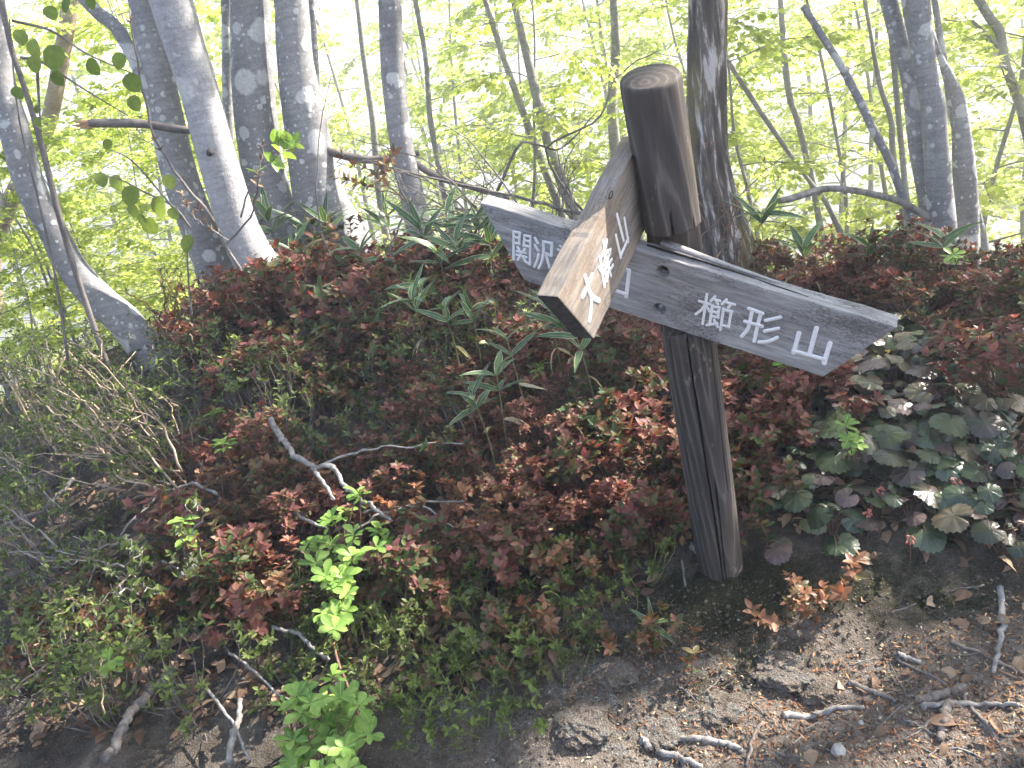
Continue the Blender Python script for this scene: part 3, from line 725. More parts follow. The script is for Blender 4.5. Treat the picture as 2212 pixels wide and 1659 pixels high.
mb.tube(np.array([(kx[0] + .011 * math.cos(a) , -.0003, kx[1] + .006 * math.sin(a)) for a in np.linspace(0, 6.28, 18)]), .0012, 5)
mobj('knot', mb.mesh('knot', M['hole']), b3)

# the post: round log with chamfered top, drying cracks, notches for the boards
def post_disp(th, s):
    k = 0.012 * np.sin(2 * th + s * 2.1) + 0.006 * np.sin(5 * th + 3 * s)
    k = k + 0.004 * (vnoise(th * 9, s * 3, 3) - .5)
    for a0, dep, wd, lo, hi, ph in ((CR1, .42, .026, .05, PLEN - .02, 0), (CR2, .25, .02, .55, PLEN - .05, 2.0), (CR3, .25, .02, -.1, .62, 4.0), (CR1 - .75, .22, .018, .4, PLEN - .1, 1.0)):
        cen = a0 + 0.05 * np.sin(s * 5 + ph) + 0.03 * (vnoise(s * 14, 0 * s, 9) - .5)
        dd = np.abs((th - cen + math.pi) % (2 * math.pi) - math.pi)
        win = np.clip((s - lo) / .06, 0, 1) * np.clip((hi - s) / .06, 0, 1)
        k = k - dep * np.exp(-(dd / wd) ** 2) * win
    return k
zs = np.concatenate([np.linspace(-.25, PLEN - .012, 170), [PLEN - .006, PLEN - .002, PLEN]])
rs = PR * (1 + 0.0 * zs); rs[-3:] = PR * np.array([.985, .95, .9]); rs[:28] *= np.linspace(.93, 1, 28)
Ppts = np.stack([0.004 * np.sin(zs * 2), 0 * zs, zs], 1)
# tube() picks N = T x ref: with T = +z and ref = x, N = +y and B = T x N = -x, so theta 0 is the back
CR1, CR2, CR3 = math.pi - .28, math.pi + .55, math.pi - .05
V, Q, T = tube(Ppts, rs, 400, True, post_disp)
V[:, 2] += np.clip((V[:, 2] - PLEN + .1) / .1, 0, 1) * V[:, 1] * .2
pm = mesh_from('post', V, [Q, T], M['post']); post = mobj('post', pm, sign); post.matrix_world = PM
bpy.context.view_layer.update()
# notch for the long board (square to the post) and slot for the cross board
bc = to_local(PMi, np.array(BM1 @ Vector((to_board(BM1, c1, [(980, 1200)])[0][0], TH1 / 2, -h1 / 2))))
zt = to_local(PMi, np.array(wc(*c1((950, 965)), 1.80)))[2]
mid1 = to_local(PMi, np.array(BM1 @ Vector((hole_pts[0][0], TH1, -h1 / 2))))
notch = box_obj(PM, (-.2, -.3, bc[2] - .12), (.2, mid1[1] + .004, zt))
# the slot of the cross board
M3 = BM3.copy()
slot = box_obj(BM3, (-.2, -.012, -h3 - .03), (L3 + .08, TH3 + .03, .0))
hcut = []
for (hx, hy) in ((1040, 590), (1078, 822)):
    q = to_local(PMi, wc(*c1((hx - 10, hy)), 1.80)); 
    c = cyl_obj((.046, .004, q[2]), (.12, .004, q[2]), .0135); c.matrix_world = PM; hcut.append((c, q[2]))
boolean(post, [notch, slot] + [c for c, _ in hcut])
for _, qz in hcut:
    mb = MB(); mb.tube(np.array([(.045, .004, qz), (.056, .004, qz)]), [.008, .008], 12)
    o = mobj('bolt', mb.mesh('bolt', M['bolt']), sign); o.matrix_world = PM
for o in (post,):
    for p in o.data.polygons: pass
bpy.context.view_layer.update()

# ------------------------------------------------------------------ trees
def crown_parts(seed, n_limb, h0, h1, reach, leaf_n, leaf_len, twigs=7, droop=0.12, stem_r=0.06, up=0.35, lean=0.0):
    """limbs and leaf sprays round a vertical stem from z=h0 to h1 -> (limb MB, leaf V,T,C)"""
    r = random.Random(seed); mb = MB(); O = []; D = []; U = []
    for k in range(n_limb):
        f = (k + r.random()) / n_limb; z = h0 + (h1 - h0) * f
        a = k * 2.4 + r.uniform(-.5, .5); ln = reach * (1.0 - 0.55 * f) * r.uniform(.6, 1.15)
        d = np.array([math.cos(a), math.sin(a), up * r.uniform(.3, 1.6)]); d = nrm(d)
        p = np.array([0, 0, z]); pts = [p]; ns = 7
        for s in range(ns):
            d = nrm(d + np.array([r.uniform(-.22, .22), r.uniform(-.22, .22), r.uniform(-.16, .12) - droop * s / ns]))
            p = p + d * ln / ns; pts.append(p)
        pts = np.array(pts); r0 = stem_r * (1 - .75 * f) * 0.45 + .004
        mb.tube(catmull(pts, 12), np.linspace(r0, .003, 12), 5)
        for t_ in range(twigs):
            i = r.uniform(1.3, ns); q = pts[int(i)] * (1 - i % 1) + pts[min(int(i) + 1, ns)] * (i % 1)
            dd = nrm(nrm(pts[min(int(i) + 1, ns)] - pts[max(int(i) - 1, 0)]) * .7 + np.array([r.uniform(-1, 1), r.uniform(-1, 1), r.uniform(-.35, .35)]))
            tl = r.uniform(.25, .6) * min(1.0, ln); e = q + dd * tl + np.array([0, 0, -.06 * tl])
            mp = (q + e) / 2 + np.array([0, 0, .03])
            mb.tube(catmull([q, mp, e], 5), np.linspace(.004, .0015, 5), 3)
            side = nrm(np.cross(dd, [0, 0, 1.0]))
            for l in range(leaf_n):
                u = .12 + .9 * (l + .5) / leaf_n; o = q * (1 - u) + e * u + np.array([r.uniform(-.03, .03), r.uniform(-.03, .03), r.uniform(-.05, .02)])
                sg = 1 if l % 2 else -1
                O.append(o); D.append(dd * r.uniform(.3, 1) + side * sg * r.uniform(.5, 1.1) + np.array([0, 0, r.uniform(-.6, .15)]))
                U.append((r.uniform(-.7, .7), r.uniform(-.7, .7), 1))
    n = len(O); Lr = leaf_len * rng.uniform(.6, 1.25, n)
    V, T, C = leaves(O, D, U, Lr, Lr * .68, curl=rng.uniform(0, .3, n), fold=.2, prof='simple')
    return mb, (V, T, C)
def stem_path(seed, h, wob=.25, lean=(0, 0)):
    r = random.Random(seed); p = np.array([0, 0, -.3]); pts = [p]; d = np.array([lean[0], lean[1], 1.0])
    for k in range(7):
        d = nrm(d + np.array([r.uniform(-wob, wob), r.uniform(-wob, wob), .25])); p = p + d * (h + .3) / 7; pts.append(p)
    return np.array(pts)

def variant(seed, h, n_limb, reach, leaf_n, leaf_len, r0, low, mat='bark_bg', fork=True):
    path = catmull(stem_path(seed, h, .16), 24)
    mb = MB(); mb.tube(path, np.linspace(r0, r0 * .2, 24), 9)
    if fork:
        r = random.Random(seed + 5); i = r.randint(4, 8); a = r.uniform(0, 6.28)
        p = path[i]; pts = [p]; d = np.array([math.cos(a) * .6, math.sin(a) * .6, 1])
        for k in range(5):
            d = nrm(d + np.array([r.uniform(-.2, .2), r.uniform(-.2, .2), .15])); p = p + d * (h - path[i][2]) / 6; pts.append(p)
        mb.tube(catmull(pts, 14), np.linspace(r0 * .65, r0 * .15, 14), 7)
    lb, (V, T, C) = crown_parts(seed, n_limb, low, h, reach, leaf_n, leaf_len, stem_r=r0 * .45, twigs=12)
    # limbs follow the bend of the stem
    zz = path[:, 2]
    def bend(W): return W + np.stack([np.interp(W[:, 2], zz, path[:, 0]), np.interp(W[:, 2], zz, path[:, 1]), 0 * W[:, 2]], 1)
    lb.V = [bend(v) for v in lb.V]
    return (mb.mesh('trunk', M[mat]), lb.mesh('branches', M[mat]), mesh_from('crown', bend(V), T, M['canopy'], C))
VAR = [variant(s, h, nl, rc, ln, ll, r0 * .8, low, fork=False) for (s, h, nl, rc, ln, ll, r0, low) in
       [(1, 7.0, 24, 2.0, 15, .085, .06, .8), (2, 8.5, 28, 2.3, 15, .09, .075, 1.2), (3, 5.5, 20, 1.7, 15, .08, .04, .4), (4, 9.5, 30, 2.5, 14, .09, .09, 2.0), (5, 4.0, 18, 1.4, 16, .075, .028, .2), (6, 6.0, 22, 1.9, 16, .085, .045, .5)]]
def plant_tree(var, x, y, sc, rz, label, group, z=None, tilt=0.0):
    o = empty('slope_tree', (x, y, float(ground_z(x, y)) if z is None else z), label, 'tree', group, rz, sc)
    o.rotation_euler = (0, tilt, rz)
    for nm, me in zip(('trunk', 'branches', 'crown'), VAR[var]): mobj(nm, me, o)
    return o

def hero_tree(name, label, pts, mat, Y, top_z=6.5, crown=None, sides=40, disp=None, group=None, lean_fix=.6, buried=.5, top_taper=.55, yb=None):
    """pts: photo pixels (x, y, width) from the top of the frame to the root, on the plane Y ahead (yb: Y at the root)"""
    n = len(pts); W = []; R = []
    for k, (px, py, w) in enumerate(pts):
        yy = Y if yb is None else Y + (yb - Y) * k / (n - 1)
        p = at(px, py, yy); z = (p - CAM) @ FWD; W.append(p); R.append(w * z / FPX / 2)
    W = W[::-1]; R = R[::-1]
    d = nrm(W[0] - W[1]); down = nrm(d + np.array([0, 0, -.8]))
    W = [W[0] + down * buried] + W; R = [R[0] * 1.15] + R
    r_top = R[-1]; p = W[-1]; d = nrm(W[-1] - W[-2])
    while p[2] < top_z:
        d = nrm(d * 1.0 + np.array([0, 0, .12])); p = p + d * .7; W.append(p); R.append(max(.02, r_top * (1 - top_taper * (p[2] - W[len(pts)][2]) / max(.1, top_z - W[len(pts)][2]))))
    ns = max(40, 10 * len(W))
    P = catmull(W, ns); RR = np.interp(np.linspace(0, 1, ns), np.linspace(0, 1, len(R)), R)
    base = P[int(ns * .06)].copy(); base[2] = ground_z(base[0], base[1])
    o = empty(name, base, label, 'tree', group)
    V, Q, T = tube(P - base, RR, sides, True, disp)
    me = mesh_from('trunk', V, [Q, T], M[mat]); mobj('trunk', me, o)
    if crown:
        e = P[-1] - base - np.array([0, 0, 2.6])
        for nm, me in zip(('branches', 'crown'), crown_at(int(base[0] * 900) % 997, 2.3 if crown == 1 else 2.0, 24, 11, e + base, 7)):
            q = mobj(nm, me, o); q.location = tuple(e)
    return o, base, P, RR
GAPS = []
def gap(p, rad): GAPS.append((np.asarray(p, float), rad))
def sunny(px, py, rad, lift=.12): gap(hit(px, py) + np.array([0, 0, lift]), rad)
for q in [(745, 1170, .17), (690, 1540, .16), (1210, 1060, .13), (960, 690, .15), (640, 680, .24), (840, 660, .2), (520, 720, .2), (730, 760, .1), (1080, 820, .08), (560, 1000, .08), (1300, 1120, .1), (260, 960, .33), (120, 860, .3), (60, 1000, .12), (1740, 1420, .2), (1640, 1470, .1), (1500, 1500, .06), (1320, 1470, .05), (2010, 1580, .16), (1800, 1610, .13),
          (2170, 1480, .14), (1600, 1640, .14), (1930, 1480, .1), (2100, 1640, .14), (1340, 1640, .08), (2060, 890, .06), (1930, 770, .08), (2190, 640, .16), (1760, 650, .12), (380, 1330, .1), (540, 1360, .08), (330, 1180, .1), (2100, 1000, .06), (1950, 1400, .05), (900, 1400, .05), (180, 1500, .12), (100, 930, .2), (340, 1000, .13), (60, 1130, .1), (420, 860, .1)]: sunny(*q)
for px, py, z, rad in [(1590, 880, 2.1, .055), (1600, 1000, 2.2, .05), (1495, 480, 1.8, .05), (1470, 330, 1.75, .03), (1290, 560, 1.6, .13), (1240, 520, 1.6, .06), (1065, 430, 1.95, .06), (570, 80, 5.3, .16), (640, 60, 5.2, .1), (560, 580, 4.7, .1), (540, 480, 4.7, .06),
                       (2090, 420, 5.2, .14), (2060, 540, 5.0, .12), (2010, 80, 5.2, .1), (1580, 470, 4.8, .12), (1920, 700, 1.75, .03), (120, 450, 4.7, .08), (300, 560, 5, .1)]: gap(wc(px, py, z), rad)
GP = np.array([g[0] for g in GAPS]); GR = np.array([g[1] for g in GAPS])
def crown_at(seed, reach, n, leaf_n, org, twigs=8):
    """limbs and leaves of one crown; leaves that would close the gaps the sun comes through are missing"""
    lb, (V, T, C) = crown_parts(seed, n, .2, 4.2, reach, leaf_n, .09, twigs=twigs, stem_r=.12, up=.5)
    lb.tube(np.array([(0, 0, 0), (.05, 0, 1.5), (0, .06, 3), (0, 0, 4.4)]), [.06, .05, .035, .01], 7)
    for i_ in range(len(lb.V) - 1):
        W_ = lb.V[i_] + org
        if np.linalg.norm(lb.V[i_][0] - lb.V[i_][-1]) < 1e-9: continue
        for g, rad in zip(GP, GR):
            dl = W_ - g; t_ = dl @ SUN
            if ((t_ > 0) & (np.linalg.norm(dl - t_[:, None] * SUN, axis=1) < rad * .75)).any(): lb.V[i_] = lb.V[i_] * 0 + np.array([0, 0, 2.0]); break
    k = 12; nl = len(V) // k; cen = V.reshape(nl, k, 3).mean(1) + org
    keep = np.ones(nl, bool)
    for g, rad in zip(GP, GR):
        dlt = cen - g; t = dlt @ SUN; keep &= ~((t > 0) & (np.linalg.norm(dlt - t[:, None] * SUN, axis=1) < rad + .03))
    tpl = len(T) // nl; Tn = T.reshape(nl, tpl, 3)[keep] - (np.arange(nl)[keep] * k)[:, None, None] + (np.arange(keep.sum()) * k)[:, None, None]
    return (lb.mesh('branches', M['beech']), mesh_from('crown', V.reshape(nl, k, 3)[keep].reshape(-1, 3), Tn.reshape(-1, 3), M['canopy'], C.reshape(nl, k, 4)[keep].reshape(-1, 4)))
def sc2(l, s=.4464, ox=0, oy=0): return [(ox + s * a, oy + s * b, s * w) for a, b, w in l]
def beech_disp(th, s): return .02 * np.sin(2 * th + s) + .015 * np.sin(3 * th - s * 1.7) + .02 * (vnoise(th * 3, s * 2, 4) - .5)

LG = 'beeches in the clump on the mound'
hero_tree('beech_tree', 'curved lichen-spotted beech bowing out at the far left edge', sc2([(-35, 100, 130), (0, 400, 136), (60, 600, 138), (145, 900, 138), (245, 1100, 132), (350, 1300, 140), (480, 1450, 155), (640, 1600, 165)]), 'beech', 4.3, disp=beech_disp, group=LG, crown=2)
t2, b2, P2, R2 = hero_tree('beech_tree', 'grey beech half hidden behind the pale smooth leaning trunk', sc2([(700, 0, 150), (750, 300, 160), (800, 550, 165), (870, 850, 170), (960, 1100, 175), (1050, 1320, 190)]), 'beech', 4.75, disp=beech_disp, group=LG, crown=1)
t3, b3_, P3, R3 = hero_tree('beech_tree', 'thick pale smooth beech leaning over with a knot hole, frontmost of the clump', sc2([(828, 0, 205), (895, 225, 192), (970, 460, 186), (1035, 705, 190), (1095, 915, 192), (1155, 1105, 196), (1225, 1250, 208), (1295, 1375, 235)]), 'beech_pale', 4.4, disp=beech_disp, group=LG, crown=2)
t4, _, _, _ = hero_tree('beech_tree', 'upright beech with a sunlit tan flank behind the leaning pale trunk', sc2([(1210, 0, 192), (1225, 400, 205), (1247, 650, 208), (1290, 900, 215), (1335, 1080, 235), (1380, 1250, 270)]), 'beech', 5.0, disp=beech_disp, group=LG, crown=1)
t5, _, _, _ = hero_tree('beech_tree', 'flaring beech with two large pale lichen discs, in the middle of the clump', sc2([(1410, 0, 165), (1430, 300, 176), (1478, 600, 210), (1530, 900, 245), (1590, 1080, 300), (1650, 1250, 360)]), 'beech', 4.9, disp=beech_disp, group=LG, crown=2)
t6, _, _, _ = hero_tree('beech_tree', 'slim beech banded with pale lichen, rightmost of the left clump', sc2([(1887, 0, 115), (1898, 300, 116), (1917, 500, 116), (1943, 700, 116), (1988, 920, 120), (2030, 1130, 130), (2060, 1260, 140)]), 'beech', 4.8, disp=beech_disp, group=LG)
hero_tree('beech_tree', 'thin grey stem showing past the left side of the upright tan-flanked beech', sc2([(1092, 0, 45), (1100, 400, 50), (1108, 800, 55), (1130, 1150, 60)]), 'beech', 5.6, disp=beech_disp, sides=20)
hero_tree('beech_tree', 'thin grey stem showing past the right side of the flaring beech', sc2([(1505, 0, 38), (1525, 350, 42), (1560, 800, 48), (1600, 1100, 55)]), 'beech', 5.9, disp=beech_disp, sides=20)
hero_tree('sunlit_tree', 'tan sunlit trunk slanting behind the curved beech', sc2([(345, -20, 75), (285, 350, 72), (225, 620, 74), (120, 830, 76), (35, 1010, 80), (-40, 1250, 85)]), 'bark_tan', 6.2, disp=beech_disp, sides=24)
hero_tree('slender_sapling', 'thin dark sapling stem rising in front of the curved beech', sc2([(15, 60, 26), (60, 250, 26), (130, 460, 26), (200, 700, 28), (262, 950, 28), (310, 1130, 28), (370, 1330, 26)]), 'twig', 4.0, sides=12, top_z=4)
# stem forking off the half-hidden beech and its snapped limb
def branch_of(tree, name, pts, Y, mat, sides=14, n=30, yb=None):
    W = []; R = []
    for k, (px, py, w) in enumerate(pts):
        yy = Y if yb is None else Y + (yb - Y) * k / (len(pts) - 1)
        p = at(px, py, yy); W.append(p - np.array(tree.location)); R.append(w * ((p - CAM) @ FWD) / FPX / 2)
    P = catmull(W, n); RR = np.interp(np.linspace(0, 1, n), np.linspace(0, 1, len(R)), R)
    V, Q, T = tube(P, RR, sides, True, lambda th, s: .06 * (vnoise(th * 2, s * 9, 7) - .5) * 2)
    return mobj(name, mesh_from(name, V, [Q, T], M[mat]), tree)
branch_of(t2, 'forked_stem', sc2([(380, -40, 62), (470, 60, 62), (560, 130, 64), (640, 265, 66), (720, 440, 72), (790, 590, 78), (850, 760, 80)]), 4.7, 'beech')
br = branch_of(t3, 'snapped_branch', sc2([(430, 598, 40), (560, 596, 44), (700, 600, 42), (860, 625, 38), (1000, 640, 36)]), 4.4, 'twig', yb=4.55)
mb = MB()
for k in range(7):
    a = sc2([(345 + 22 * (k % 4), 588 + 5 * k, 0)])[0]; b = sc2([(445, 590 + 4 * k, 0)])[0]
    mb.tube(np.array([at(a[0], a[1], 4.385), at(b[0], b[1], 4.4)]) - np.array(t3.location), [.002, .013], 5)
mobj('broken_end', mb.mesh('broken_end', M['broken'], False), br)
mb = MB(); q = at(*[.4464 * v for v in (1010, 745)], 4.4 - .145) - np.array(t3.location)
V, Q, T = tube(np.array([q + (0, .05, .01), q + (0, .004, 0)]), [.02, .013], 10); mb.add(V * 1.0, Q, T); mobj('knot_hole', mb.mesh('knot_hole', M['hole']), t3)
branch_of(t6, 'side_branch', [(905, 330, 14), (800, 345, 17), (700, 325, 20), (610, 303, 24)], 4.85, 'twig')
branch_of(t6, 'side_branch', [(880, 340, 14), (940, 380, 14), (1020, 405, 12), (1100, 430, 9)], 4.8, 'twig')

def fis(th, s):
    a = vnoise(th * 6 + 1.2 * vnoise(s * 4, th, 2), s * 2.2, 11); b = vnoise(th * 14, s * 7, 12)
    return .12 * (a - .5) + .06 * (b - .5)
c3 = dict(s=.3803, ox=1371.5, oy=0)
t7, b7, P7, R7 = hero_tree('dark_tree', 'dark rough-barked trunk with pale streaks and moss behind the signpost', sc2([(412, 0, 222), (408, 300, 220), (405, 600, 214), (412, 880, 226), (445, 1080, 240), (485, 1250, 270), (525, 1450, 330)], **c3), 'fissured', 4.5, sides=96, disp=fis, crown=1)
RG = 'grey stems of the clump at the right'
t8, b8, _, _ = hero_tree('grey_tree', 'stout lichen-flecked grey trunk in front of the right-hand clump', sc2([(1595, 0, 150), (1620, 180, 132), (1657, 430, 118), (1695, 620, 128), (1715, 900, 132), (1740, 1200, 145), (1757, 1520, 165)], **c3), 'beech', 4.6, disp=beech_disp, group=RG, crown=1)
t9, _, _, _ = hero_tree('grey_tree', 'grey stem crossing behind the stout right-hand trunk and bending away left', sc2([(1440, 0, 92), (1505, 240, 96), (1560, 430, 98), (1585, 620, 98), (1612, 850, 100), (1660, 1100, 105), (1700, 1400, 110)], **c3), 'beech', 4.75, disp=beech_disp, group=RG, crown=2)
t10, _, _, _ = hero_tree('grey_tree', 'grey stem with sunlit edge and a kinked thinner top, right of the stout trunk', sc2([(1715, 270, 30), (1780, 430, 62), (1838, 570, 72), (1852, 700, 92), (1865, 880, 114), (1880, 1100, 126), (1890, 1480, 130)], **c3), 'beech', 4.85, disp=beech_disp, group=RG, top_z=3.2)
hero_tree('grey_tree', 'short thin grey stem at the foot of the right-hand clump, on its outer side', sc2([(1800, 620, 40), (1850, 900, 45), (1930, 1200, 60), (1985, 1480, 75)], **c3), 'beech', 5.6, disp=beech_disp, group=RG, top_z=2.4, sides=20)
hero_tree('slanting_sapling', 'thin lichen-covered dead sapling slanting across to the right-hand clump', sc2([(955, 35, 36), (1060, 200, 40), (1180, 390, 42), (1290, 600, 46), (1350, 730, 46), (1440, 900, 46), (1520, 1110, 44), (1600, 1280, 46), (1680, 1430, 46), (1750, 1530, 48)], **c3), 'beech', 4.6, sides=16, top_z=1.4)
branch_of(t8, 'broken_bough', sc2([(798, 1142, 30), (880, 1130, 40), (1000, 1092, 40), (1080, 1072, 38), (1200, 1076, 36), (1380, 1110, 36), (1520, 1152, 38), (1680, 1245, 42)], **c3), 4.4, 'dead_stick', n=50, yb=4.6)
t11, _, _, _ = hero_tree('grey_tree', 'slim leaning trunk at the far right edge of the picture', sc2([(1990, 60, 50), (2070, 180, 52), (2105, 370, 50), (2180, 570, 52), (2230, 760, 54), (2300, 1100, 56)], **c3), 'bark_bg', 6.4, disp=beech_disp, sides=20, crown=2)
branch_of(t11, 'side_branch', sc2([(1915, 118, 16), (1990, 190, 20), (2090, 300, 26), (2110, 400, 30)], **c3), 6.4, 'bark_bg')

# middle-distance stems on the slope behind the sign
MID = [('thin forked trunk behind the bare brush, left of the signpost', [(1108, -10, 15), (1150, 170, 20), (1182, 300, 22), (1205, 370, 24), (1240, 460, 26)], 6.6),
       ('thin dark stem leaning beside the forked trunk in the middle', [(1045, -10, 12), (1090, 130, 14), (1140, 270, 16), (1190, 400, 18), (1220, 480, 18)], 6.9),
       ('slim trunk just left of the top of the signpost', [(1325, -10, 17), (1330, 120, 20), (1322, 220, 22), (1330, 330, 26), (1345, 460, 28)], 7.2),
       ('thin bare stem left of the lichen-banded slim beech', [(770, -10, 10), (785, 120, 12), (805, 260, 14), (820, 420, 16)], 7.0),
       ('thin pale stem between the lichen-banded beech and the forked trunk', [(895, -10, 11), (920, 130, 11), (930, 260, 12), (960, 420, 13)], 6.5),
       ('wavy thin stem right of the dark rough trunk', [(1690, 60, 12), (1695, 130, 14), (1706, 210, 14), (1725, 270, 13), (1760, 420, 14)], 7.5),
       ('thin stem in the gap left of the right-hand clump', [(1880, 70, 8), (1900, 180, 11), (1925, 260, 12), (1930, 340, 13), (1960, 520, 13)], 7.0),
       ('thin stem half-way between the dark trunk and the right-hand clump', [(1740, 380, 9), (1780, 430, 11), (1810, 490, 13), (1840, 560, 14)], 6.4),
       ('short thin stem low behind the broken bough', [(1955, 400, 12), (1962, 470, 17), (1965, 540, 20)], 6.0)]
for lab, pts, Y in MID:
    o, b, P, R = hero_tree('slender_tree', lab, pts, 'bark_bg', Y, top_z=3.5, sides=12, group='slender stems behind the sign')

# leafy trees down the slope
r = random.Random(5)
spots = []
for k in range(400):
    Y = 6.6 + 15 * r.random() ** 1.4; X = r.uniform(-.62, .8) * Y
    if all((X - a) ** 2 + (Y - b) ** 2 > (1.0 + .05 * Y) ** 2 for a, b in spots): spots.append((X, Y))
    if len(spots) >= 46: break
for X, Y in spots:
    v = r.choice([0, 1, 2, 3, 4, 5, 2, 4, 5])
    if Y < 8.5: lab, g = 'young bright green leafy tree close behind the ridge', 'young leafy trees close behind the ridge'
    else: lab, g = 'bright green leafy tree farther down the slope behind the ridge', 'leafy trees farther down the slope'
    top = r.uniform(1.9, 2.9) + .13 * Y; hv = (7.0, 8.5, 5.5, 9.5, 4.0, 6.0)
    need = top - float(ground_z(X, Y)); v = min(range(6), key=lambda q: abs(hv[q] - need) + r.uniform(0, 1.5))
    plant_tree(v, X, Y, min(1.25, max(.5, need / hv[v])), r.uniform(0, 6.28), lab, g)
# trees beside the path, out of the picture, whose crowns throw the dappled shade
SH = [(3.3, 3.4, 5.4), (4.7, 4.2, 5.6), (6.0, 4.7, 6.2), (7.3, 5.4, 6.8), (4.6, 6.0, 6.2), (5.9, 6.6, 7.0), (7.4, 3.6, 6.4), (4.0, 2.1, 4.8), (5.6, 2.7, 5.2), (8.6, 4.4, 7.2), (6.5, 4.0, 5.4), (8.2, 2.9, 6.4), (6.6, 1.9, 5.4)]
for k, (x, y, hh) in enumerate(SH):
    def blocked(q):
        n_ = 0
        for g, rad in zip(GP, GR):
            dx_, dy_ = q[0] - g[0], q[1] - g[1]; t_ = (dx_ * SUN[0] + dy_ * SUN[1]) / (SUN[0] ** 2 + SUN[1] ** 2)
            n_ += t_ > 0 and math.hypot(dx_ - t_ * SUN[0], dy_ - t_ * SUN[1]) < rad + .1 and g[2] + t_ * SUN[2] < hh + 2.2
        return n_
    x, y = min([(x + .13 * a_, y + .13 * b_) for a_ in range(-3, 4) for b_ in range(-3, 4) if (x + .13 * a_) / (y + .13 * b_) > .74], key=blocked, default=(x, y))
    z0 = float(ground_z(x, y))
    o = empty('path_beech', (x, y, z0), 'beech beside the path with its crown spread over the sign', 'tree', 'beeches beside the path')
    P = catmull(stem_path(60 + k, hh, .06), 30); mobj('trunk', (lambda mb: (mb.tube(P, np.linspace(.11, .06, 30), 16, beech_disp), mb.mesh('trunk', M['beech']))[1])(MB()), o)
    e = P[-1] - np.array([0, 0, 2.4])
    for nm, me in zip(('branches', 'crown'), crown_at(700 + k, 2.3, 26, 10, e + np.array([x, y, z0]))):
        q = mobj(nm, me, o); q.location = tuple(e)

# ------------------------------------------------------------------ undergrowth
def inside(poly, x, y):
    c = False; j = len(poly) - 1
    for i in range(len(poly)):
        xi, yi = poly[i]; xj, yj = poly[j]
        if (yi > y) != (yj > y) and x < (xj - xi) * (y - yi) / (yj - yi) + xi: c = not c
        j = i
    return c
CLEAR = [(*hit(a_, b_)[:2], .07) for a_, b_ in ((810, 700), (930, 830), (1045, 850), (1100, 1010), (1265, 900), (1150, 930), (1000, 860), (1230, 870), (1300, 930), (1080, 1040), (960, 790), (1040, 700), (1110, 700), (640, 650), (700, 640))] + [(*hit(745, 1215)[:2], .13), (*hit(720, 1300)[:2], .1), (*hit(690, 1600)[:2], .14)]
def scatter(poly, n, mind, seed):
    """ground points whose bases lie in the given part of the bank, kept apart by mind metres"""
    rr = random.Random(seed); out = []
    xs = [p[0] for p in poly]; ys = [p[1] for p in poly]; tries = 0
    while len(out) < n and tries < n * 40:
        tries += 1
        x = rr.uniform(min(xs), max(xs)); y = rr.uniform(min(ys), max(ys))
        if not inside(poly, x, y): continue
        p = hit(x, y)
        if np.linalg.norm((p - post_bot)[:2]) < .12: continue
        if any((p[0] - q[0]) ** 2 + (p[1] - q[1]) ** 2 < q[2] ** 2 for q in CLEAR): continue
        if p[1] > 6.5 or any((p[0] - q[0]) ** 2 + (p[1] - q[1]) ** 2 < mind * mind for q in out): continue
        out.append(np.array([p[0], p[1], float(ground_z(p[0], p[1]))]))
    return out
def whorl(r, o, axis_, n, L, elev, O, D, U, Ls):
    axis_ = nrm(axis_); a = nrm(np.cross(axis_, [0.3, 0.2, 1.0]) + 1e-6); b = np.cross(axis_, a); ph = r.random() * 6.28
    for k in range(n):
        th = ph + k * 6.283 / n + r.uniform(-.3, .3); e = elev + r.uniform(-.3, .3)
        out_ = a * math.cos(th) + b * math.sin(th); d = out_ * math.cos(e) + axis_ * math.sin(e)
        O.append(o + axis_ * r.uniform(-.006, .006)); D.append(d); U.append(axis_ * math.cos(e) - out_ * math.sin(e) + rvec(1)[0] * .2); Ls.append(L * r.uniform(.6, 1.2))
